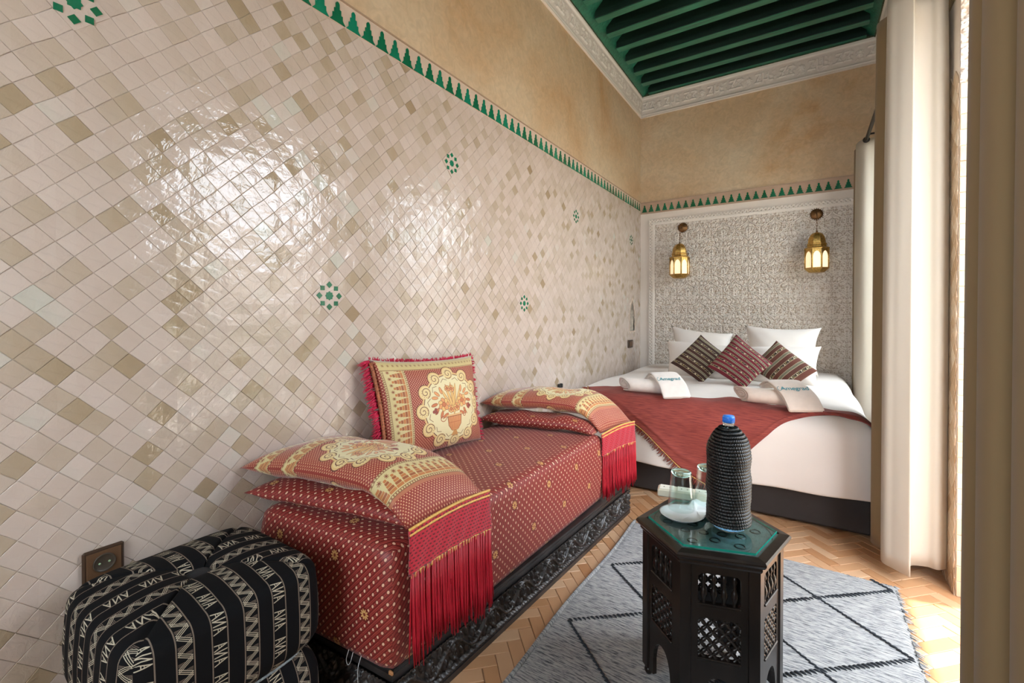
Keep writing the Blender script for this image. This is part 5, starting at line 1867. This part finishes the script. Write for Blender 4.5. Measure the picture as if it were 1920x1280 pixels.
for k in range(6):
    M = side_frame(k)
    mb = MB()
    framed_hole(mb, -HW, HW, .330, .457, rounded_rect(-.052, .052, .352, .435, .014), -.014, -.002, M)
    framed_hole(mb, -HW, HW, .190, .330, rounded_rect(-.052, .052, .208, .316, .010), -.014, -.002, M)
    # lower apron with pointed arch opening
    arc = [(-.044, .045)] + [(-.044 * math.cos(t) ** .8, .085 + .075 * math.sin(t) ** 1.15) for t in np.linspace(.15, PI / 2, 7)]
    arcR = [(-x, y) for x, y in arc[::-1][1:]]
    pts = [(-HW, .190), (-HW, .045)] + arc + arcR + [(HW, .045), (HW, .190)]
    # split in two halves so both stay simple polygons
    left = [(-HW, .190), (-HW, .045)] + arc + [(0, .190)]
    right = [(-x, y) for x, y in left][::-1]
    for P in (left, right):
        n = len(P)
        mb.prism(P[::-1] if False else P, -.014, -.002, M=M)
    panel = mb.build('side_panel', M_TW, table)
    # small sill mouldings under each opening
    MB().box(-.053, .053, .349, .355, -.016, .002, bev=.002, M=M).build('sill', M_TW, panel)
    MB().box(-.053, .053, .204, .210, -.016, .002, bev=.002, M=M).build('sill', M_TW, panel)
    prof = [(.0035, 0), (.0062, .003), (.0040, .007), (.0052, .012), (.0085, .024), (.0092, .031), (.0070, .040), (.0036, .048), (.0046, .053), (.0036, .058), (.0066, .066), (.0050, .073), (.0030, .083)]
    for q in range(4):
        x = -.0375 + q * .025
        T = M @ Matrix.Translation((x, .352, -.008)) @ Matrix.Rotation(-PI / 2, 4, 'X')
        MB().lathe(prof, 12, M=T).build('spindle', M_TW, panel)
    # turned lattice: crossing beaded bars
    for sgn in (1, -1):
        for c in range(-3, 4):
            o0 = c * .030
            # line y = .262 + sgn*(x - o0), clipped to the opening
            xs = [x for x in np.linspace(-.052, .052, 60) if .208 < .262 + sgn * (x - o0) < .316]
            if len(xs) < 6: continue
            x0, x1 = xs[0], xs[-1]
            P = []; R_ = []
            L = abs(x1 - x0) * 1.414; m = max(8, int(L / .0022))
            for i in range(m + 1):
                x = x0 + (x1 - x0) * i / m; y = .262 + sgn * (x - o0)
                P.append(tuple(M @ Vector((x, y, -.008))))
                d = abs((((x - o0) / .015) + .0) % 1 - .5) * 2
                R_.append(.0026 + .0034 * (1 - d) ** .7 if True else .004)
            MB().tube(P, R_, 7).build('lattice_bar', M_TW, panel)
# drop in plate of glass with a green edge
gl = empty('glass_plate', (TC[0], TC[1], .4935), 'greenish hexagonal plate of glass set into the top of the table', 'glass plate')
g1 = MB(); g1.V = []; 
lv = hexloft([(.176, .0004), (.176, .0066)])
top = MB().add([hexpt(.176, k, .0066) for k in range(6)], [(0, 1, 2, 3, 4, 5)])
top.build('glass_sheet', M_PLATE, gl)
lv.build('glass_edge', plain('green_glass_edge', lin('#1f8f7c'), .15, spec=.8), gl)
ZT = .5004

# bottle in a woven sleeve
bt = empty('water_bottle', (-.184, 1.434, ZT), 'plastic water bottle with blue cap in a black coiled basketry sleeve', 'bottle')
MB().lathe([(.0, .004), (.020, .0035), (.028, .0), (.034, .0015), (.041, .008), (.0435, .018), (.0435, .225), (.040, .250), (.030, .272), (.0185, .288), (.0145, .292), (.0145, .304), (.0165, .305), (.0165, .308), (.0138, .309), (.0138, .325)], 40).build('bottle_body', glassmat('clear_plastic', (.90, .96, 1.0), .03, 1.35), bt)
mb = MB().lathe([(.0148, .307), (.0158, .3085), (.0158, .324), (.0146, .327), (0, .3275)], 40)
cap = mb.build('bottle_cap', plain('blue_plastic', lin('#2f7fe0'), .35), bt)
mr_ = MB()
for q in range(40):
    a = 2 * PI * q / 40; mr_.tube([(.0160 * math.cos(a), .0160 * math.sin(a), .3095), (.0160 * math.cos(a), .0160 * math.sin(a), .3225)], .0005, 4)
o = mr_.build('cap_ribs', cap.data.materials[0], cap); o['kind'] = 'stuff'
MB().lathe([(.0440, .010), (.0442, .034), (.0438, .034), (.0438, .010)], 40, cap=False).build('paper_label', plain('blue_white_label', lin('#7fb2d8'), .5, var=.8, vscale=60), bt)
# coils
def sleeve_r(z):
    if z < .215: return .0535 + .0012 * math.sin(z * 60) 
    t = (z - .215) / .075
    return .0535 - .031 * t ** 2.6
V, F = [], []
NS, NC = 150, 7
rows_ = 31
zz = [.026 + .0088 * i for i in range(rows_)]
for i, z in enumerate(zz):
    R_ = sleeve_r(z); n0 = len(V)
    for a_ in range(NS):
        a = 2 * PI * a_ / NS
        st = .0010 * math.cos(a * 50 + i * 1.9)
        for c in range(NC):
            t = 2 * PI * c / NC
            rr2 = .0053 + st
            V.append(((R_ + rr2 * math.cos(t) + .0008 * math.sin(a + i)) * math.cos(a), (R_ + rr2 * math.cos(t) + .0008 * math.sin(a + i)) * math.sin(a), z + rr2 * math.sin(t) + .0010 * math.sin(a * 1 + .4)))
    for a_ in range(NS):
        b = (a_ + 1) % NS
        for c in range(NC):
            d = (c + 1) % NC
            F.append((n0 + a_ * NC + c, n0 + b * NC + c, n0 + b * NC + d, n0 + a_ * NC + d))
M_SLV = plain('black_coiled_raffia', (.006, .006, .006), .36, var=.7, vscale=120, spec=.5)
obj('woven_sleeve', V, np.array(F), M_SLV, bt, True)

# glasses upside down on a white double saucer
M_TUM = glassmat('tumbler_glass', (.62, .90, .86), 0.05, 1.40)
M_TUMW = thin_glass('tumbler_wall_glass', (.93, .97, .96))
def tumbler(loc, label):
    g = empty('glass', loc, label, 'glass', 'upturned glasses on the table')
    # mouth down at z 0, base on top
    prof = [(.0385, .0), (.0395, .0015), (.0395, .004), (.0300, .112), (.0285, .1175), (.024, .119), (.012, .117), (.0, .1155)]
    inner = [(.0, .101), (.022, .102), (.0265, .106), (.0355, .004), (.0370, .0005), (.0385, .0)]
    MB().lathe([(.0385, .0), (.0398, .0015), (.0398, .004), (.0305, .112)], 48, cap=False).lathe([(.0285, .112), (.0372, .004), (.0372, .0)], 48, cap=False).build('glass_wall', M_TUMW, g)
    MB().lathe([(.0, .104), (.024, .1045), (.0285, .108), (.0304, .1125), (.0290, .1180), (.024, .1195), (.012, .1175), (.0, .1165)], 48, cap=False).build('glass_base', M_TUM, g)
    return g
tumbler((-.322, 1.468, .5125), 'upturned clear glass on the white saucer, beside the power strip')
tumbler((-.262, 1.560, .5125), 'upturned clear glass on the white saucer, mostly behind the bottle')
def lobes(R, z, n=64):
    P = []
    c1, c2 = np.array((-.315, 1.440)), np.array((-.245, 1.545))
    for i in range(n):
        a = 2 * PI * i / n; d = np.array((math.cos(a), math.sin(a)))
        # smooth union of two discs: distance along ray from the middle
        m = (c1 + c2) / 2; lo, hi = 0, .25
        for _ in range(24):
            t = (lo + hi) / 2; p = m + d * t
            f = -math.log(math.exp(-(np.linalg.norm(p - c1) - R) * 60) + math.exp(-(np.linalg.norm(p - c2) - R) * 60)) / 60
            if f < 0: lo = t
            else: hi = t
        P.append(tuple(m + d * lo) + (z,))
    return P
lv_ = [lobes(.046, 0), lobes(.052, .002), lobes(.062, .010), lobes(.064, .0115), lobes(.060, .0105), lobes(.050, .0045), lobes(.02, .0040)]
V = [p for r in lv_ for p in r]; n = 64; F = []
for q in range(len(lv_) - 1):
    F += [(q * n + i, q * n + (i + 1) % n, (q + 1) * n + (i + 1) % n, (q + 1) * n + i) for i in range(n)]
F += [tuple(range(n - 1, -1, -1)), tuple((len(lv_) - 1) * n + i for i in range(n))]
sa = obj('saucer', V, F, plain('white_porcelain', lin('#dfe3e4'), .18, spec=.6), None, True, loc=(0, 0, ZT + .0004))
tag(sa, 'white lobed double saucer under the two upturned glasses', 'saucer')

# power strip along the rear edge of the table
ps = empty('power_strip', (-.305, 1.560, .4995), 'cream plastic power strip lying along the rear rim of the table', 'power strip', rotz=math.radians(-6))
ps.location = (-.300, 1.600, .5010)
ps.rotation_euler = (0, 0, math.radians(10))
M_PLA = plain('cream_plastic', lin('#d9d2bd'), .4)
MB().box(-.125, .125, -.024, .024, 0, .026, bev=.004).build('strip_body', M_PLA, ps)
M_HOLE = plain('dark_hole', (.02, .02, .02), .6)
for q in range(4):
    s = MB().box(-.118 + q * .056, -.118 + q * .056 + .045, -.0205, .0205, .026, .0275, bev=.001).build('socket_insert', plain('white_insert', lin('#e6e2d4'), .4), ps)
    hm = MB()
    for dx in (-.0095, .0095):
        MB().lathe([(.0024, .0272), (.0024, .0279), (0, .0279)], 10, M=Matrix.Translation((-.118 + q * .056 + .0225 + dx, 0, 0))).build('pin_hole', M_HOLE, s)

# ------------------------------------------------------------------ wall lanterns
M_BRASS = plain('pierced_brass', (.55, .34, .10), .33, metal=1.0, var=.35, vscale=90, bump=.8, bscale=160, bdist=.002)
M_BRASSD = plain('aged_brass', (.20, .10, .04), .45, metal=.9, var=.3, vscale=60)
def lamp_glass():
    m, n, l, b = nodes('lit_frosted_glass')
    setp(b, color=c4((.9, .75, .5)), rough=.5)
    b.inputs['Emission Color'].default_value = (1.0, .78, .46, 1)
    b.inputs['Emission Strength'].default_value = .38
    return m
M_LIT = lamp_glass()
def oct_pt(R, k, z): 
    a = PI / 8 + k * PI / 4
    return (R * math.cos(a), R * math.sin(a), z)
def lantern(x, label):
    Y, Z = 4.705, 1.478
    t = empty('wall_lantern', (x, Y, Z), label, 'wall lamp', 'brass lanterns over the bed')
    def loft(lv, n=8):
        mb = MB(); V = [oct_pt(R, k, z) for R, z in lv for k in range(8)]
        F = [(q * 8 + k, q * 8 + (k + 1) % 8, (q + 1) * 8 + (k + 1) % 8, (q + 1) * 8 + k) for q in range(len(lv) - 1) for k in range(8)]
        return mb.add(V, F)
    b = loft([(.045, 0), (.060, .003), (.095, .034), (.098, .038), (.094, .042), (.088, .042)]); b.add([oct_pt(.045, k, 0) for k in range(8)], [tuple(range(7, -1, -1))])
    b.build('lantern_base', M_BRASS, t)
    f = MB()
    for k in range(8):
        p0, p1 = oct_pt(.0925, k, .038), oct_pt(.0925, k, .205)
        f.tube([p0, p1], .0042, 6)
        MB().tube([p0, p1], .0042, 6).build('frame_bar', M_BRASS, t)
    loft([(.088, .200), (.098, .202), (.099, .208), (.090, .214), (.076, .219), (.072, .236), (.077, .241), (.078, .247), (.070, .252)]).build('collar', M_BRASS, t)
    dome = [(.068 * math.cos(a) ** .85 + .001, .250 + .098 * math.sin(a)) for a in np.linspace(0, PI / 2 * .98, 12)]
    dm = loft(dome)
    d_ = dm.build('dome', M_BRASS, t)
    MB().lathe([(.002, .345), (.008, .348), (.009, .354), (.005, .360), (.003, .366), (.003, .382), (.0, .384)], 12).build('finial', M_BRASSD, t)
    for k in range(8):
        P, Q = Vector(oct_pt(.0885, k, 0)), Vector(oct_pt(.0885, (k + 1) % 8, 0))
        V = [(P.x, P.y, .040), (Q.x, Q.y, .040), (Q.x, Q.y, .204), (P.x, P.y, .204)]
        n_ = Vector((P.x + Q.x, P.y + Q.y, 0)).normalized() * .0015
        V2 = [tuple(Vector(v) - n_) for v in V]
        pane = obj('pane', V + V2, [(0, 1, 2, 3), (7, 6, 5, 4), (0, 4, 5, 1), (1, 5, 6, 2), (2, 6, 7, 3), (3, 7, 4, 0)], M_LIT, t)
        # pierced arch screen across the top and thin margins
        ax = (Q - P).normalized(); L = (Q - P).length
        nn = n_.normalized()
        base = (P + Q) / 2
        def W(u, z, d=.003): 
            v = base + ax * u + nn * d; return (v.x, v.y, z)
        s = MB()
        for sg in (1, -1):
            pts = [(sg * L / 2 * .92, .204), (sg * L / 2 * .92, .140)] + [(sg * L / 2 * .78 * math.cos(q), .142 + .040 * math.sin(q) ** 1.3) for q in np.linspace(0, PI / 2, 6)] + [(0, .204)]
            VV = [W(u, z) for u, z in pts] + [W(u, z, .0012) for u, z in pts]; m = len(pts)
            s.add(VV, [tuple(range(m)), tuple(range(2 * m - 1, m - 1, -1))] + [(i, (i + 1) % m, m + (i + 1) % m, m + i) for i in range(m)])
            s.add([W(sg * L / 2 * .95, .042), W(sg * L / 2 * .80, .042), W(sg * L / 2 * .80, .142), W(sg * L / 2 * .95, .142)], [(0, 1, 2, 3)])
        s.build('arch_screen', M_BRASS, pane)
    # chain up to the bracket hook and rose on the wall
    lk = 5
    top = Vector((0, 4.795 - Y, 2.00 - Z)); bot = Vector((0, 0, .384))
    for q in range(lk):
        c = bot.lerp(Vector((0, .03, .50)), (q + .5) / lk)
        lm = MB(); 
        for_axis = (1, 0) if q % 2 else (0, 1)
        lm.tube([(c.x + .007 * math.cos(a) * for_axis[0], c.y + .007 * math.cos(a) * for_axis[1], c.z + .0145 * math.sin(a)) for a in np.linspace(0, 2 * PI, 13)[:-1]], .0017, 5, closed=True)
        lm.build('chain_link', M_BRASSD, t)
    MB().tube(catmull([(0, .03, .495), (0, .038, .515), (0, .07, .53), (0, .11, .53), (0, .135, .528)], 5), .0035, 7).build('hook', M_BRASSD, t)
    ros = MB().lathe([(.0, .016), (.012, .015), (.030, .010), (.045, .004), (.048, 0)], 20, M=Matrix.Translation((0, 4.843 - Y, .530)) @ Matrix.Rotation(PI / 2, 4, 'X'))
    for q in range(20):
        a = q * PI / 10
        if q % 1 == 0: ros.add([(.043 * math.cos(a - .1), 4.842 - Y, .53 + .043 * math.sin(a - .1)), (.060 * math.cos(a), 4.842 - Y, .53 + .060 * math.sin(a)), (.043 * math.cos(a + .1), 4.842 - Y, .53 + .043 * math.sin(a + .1)), (.045 * math.cos(a), 4.836 - Y, .53 + .045 * math.sin(a))], [(0, 1, 3), (1, 2, 3)])
    ros.build('wall_rose', M_BRASSD, t)
    ld = bpy.data.lights.new('bulb', 'POINT'); ld.energy = 5.0; ld.color = (1.0, .62, .30); ld.shadow_soft_size = .03
    lo = bpy.data.objects.new('bulb', ld); lo.location = (0, 0, .12); lo.parent = t; COL.objects.link(lo)
    # the glow that leaves through the open underside and piercings
    return t
lantern(-1.056, 'lit brass lantern on the carved wall, nearer the tiled wall')
lantern(.081, 'lit brass lantern on the carved wall, nearer the curtains')

# ------------------------------------------------------------------ electric fittings on the tiled wall
M_BRN = plain('brown_bakelite', (.055, .030, .018), .35)
M_BRN2 = plain('brown_bronze_plate', (.16, .085, .045), .35, metal=.3)
so = empty('wall_socket', (XL + .006, .392, .490), 'brown power socket on the tiled wall above the black pouf', 'socket')
MB().box(0, .010, -.041, .041, -.041, .041, bev=.004).build('socket_plate', M_BRN, so)
MB().box(.010, .0125, -.034, .034, -.034, .034, bev=.001).build('socket_inset', M_BRN2, so)
MB().lathe([(.0, .001), (.018, .001), (.019, .0015), (.0215, .0035), (.0225, .0025), (.0225, .0)], 32, M=Matrix.Translation((.0125, 0, .004)) @ Matrix.Rotation(PI / 2, 4, 'Y')).build('socket_well', plain('dark_well', (.060, .045, .032), .4), so)
for dy in (-.0095, .0095):
    MB().lathe([(.0026, .003), (.0026, .0045), (0, .0045)], 10, M=Matrix.Translation((.0105, dy, .004)) @ Matrix.Rotation(PI / 2, 4, 'Y')).build('pin_hole', plain('pale_contact', lin('#9fb890'), .4), so)
sw = empty('light_switch', (XL + .006, 4.515, .82), 'small dark brown switch plate on the tiled wall below the niche', 'switch')
MB().box(0, .010, -.075, .060, -.040, .040, bev=.003).build('switch_plate', M_BRN, sw)
MB().box(.010, .014, -.045, -.006, -.024, .024, bev=.002).build('rocker', M_BRN2, sw)
MB().box(.010, .014, .002, .041, -.024, .024, bev=.002).build('rocker', M_BRN2, sw)
pl = empty('plug', (XL + .006, 2.93, .60), 'small black plug in the tiled wall between daybed and bed', 'plug')
MB().box(0, .022, -.030, -.012, -.012, .018, bev=.004).build('plug_body', M_HOLE, pl)
MB().box(0, .022, .004, .022, -.012, .018, bev=.004).build('plug_body', M_HOLE, pl)

# ------------------------------------------------------------------ curtain rod and curtains
RZ = 2.45
rod = empty('curtain_rod', (.385, 2.6, RZ), 'dark metal curtain rod along the window wall', 'curtain rod')
MB().tube([(0, -2.45, 0), (0, 1.755, 0)], .012, 12).build('rod_bar', M_BRONZE, rod)
MB().lathe([(0, -.022), (.012, -.019), (.021, -.008), (.023, 0), (.021, .008), (.012, .019), (0, .022)], 16, M=Matrix.Translation((0, 1.77, 0)) @ Matrix.Rotation(PI / 2, 4, 'X')).build('finial', M_BRONZE, rod)
for y in (-2.3, -.12, .60, 1.68):
    MB().tube([(.130, y, .03), (.05, y, .012), (0, y, .012)], .007, 8).build('bracket', M_BRONZE, rod)
def curtain_part(name, path, z0, z1, mat, root, n=10, zhem=None, flare=0.0, seed=0, th=.004):
    P = catmull(path, n); c = P.mean(0); m = len(P)
    d = np.r_[0, np.cumsum(np.hypot(*np.diff(P, axis=0).T))]
    nz = 40; V, UV = [], []
    for i in range(m):
        for j in range(nz):
            t = j / (nz - 1); hz = z0 if zhem is None else zhem(i / (m - 1))
            z = z1 + (hz - z1) * t
            k = 1 - .10 * (1 - t) ** 3
            x = .385 + (P[i, 0] - .385) * k + flare * t * t * (P[i, 0] - c[0])
            y = c[1] + (P[i, 1] - c[1]) * k + .003 * math.sin(5 * t + d[i] * 30 + seed)
            V.append((x - root.location.x, y - root.location.y, z - root.location.z)); UV.append((d[i], z))
    o = obj(name, V, grid_faces(m, nz), mat, root, True, uv=UV)
    o.modifiers.new('t', 'SOLIDIFY').thickness = th
    return o
# gathered curtain between door and window: beige folds, then the broad turned-back cream lining
ca = empty('curtain', (.37, 2.7, 0), 'gathered floor length curtain between doorway and bed, cream lining turned outwards', 'curtain', 'curtains on the long rod')
curtain_part('curtain_folds', [(.43, 3.16), (.350, 3.18), (.322, 3.13), (.350, 3.09), (.425, 3.07), (.430, 3.03), (.350, 3.01), (.322, 2.96), (.350, 2.92), (.425, 2.90), (.425, 2.87), (.345, 2.84), (.290, 2.76), (.268, 2.70), (.272, 2.663), (.300, 2.630)], .055, 2.47, M_CURT, ca, seed=1, n=7)
curtain_part('curtain_lining', [(.318, 2.70), (.296, 2.60), (.286, 2.500), (.318, 2.462), (.366, 2.428)], .05, 2.47, M_CURTLIN, ca, seed=2, zhem=lambda t: .052 - .012 * max(0, t - .5))
curtain_part('curtain_panel', [(.362, 2.436), (.378, 2.520), (.434, 2.545), (.467, 2.535), (.500, 2.566)], .05, 2.47, M_CURTLIN, ca, seed=3, zhem=lambda t: .056)
cb = empty('curtain', (.38, 4.42, 0), 'cream curtain at the far end of the rod, beside the carved wall', 'curtain', 'curtains on the long rod')
curtain_part('curtain_cloth', [(.335, 4.66), (.326, 4.60), (.330, 4.555)], .05, 2.445, M_CURT, cb, seed=5)
curtain_part('curtain_lining', [(.332, 4.553), (.345, 4.46), (.372, 4.41), (.41, 4.40), (.47, 4.42)], .05, 2.47, M_CURTLIN, cb, seed=6)
cn = empty('curtain', (.33, 1.05, 0), 'beige curtain closest to the camera, gathered beside the sunlit doorway', 'curtain', 'curtains on the long rod')
curtain_part('curtain_folds', [(.47, 1.36), (.40, 1.345), (.32, 1.325), (.283, 1.298), (.267, 1.235), (.270, 1.205), (.292, 1.185), (.288, 1.165), (.262, 1.13), (.258, 1.09), (.272, 1.06), (.305, 1.045), (.300, 1.02), (.270, .99), (.264, .95), (.28, .92), (.33, .90), (.33, .87), (.27, .84), (.26, .80), (.30, .76)], .03, 2.47, M_CURT, cn, seed=7, n=9)
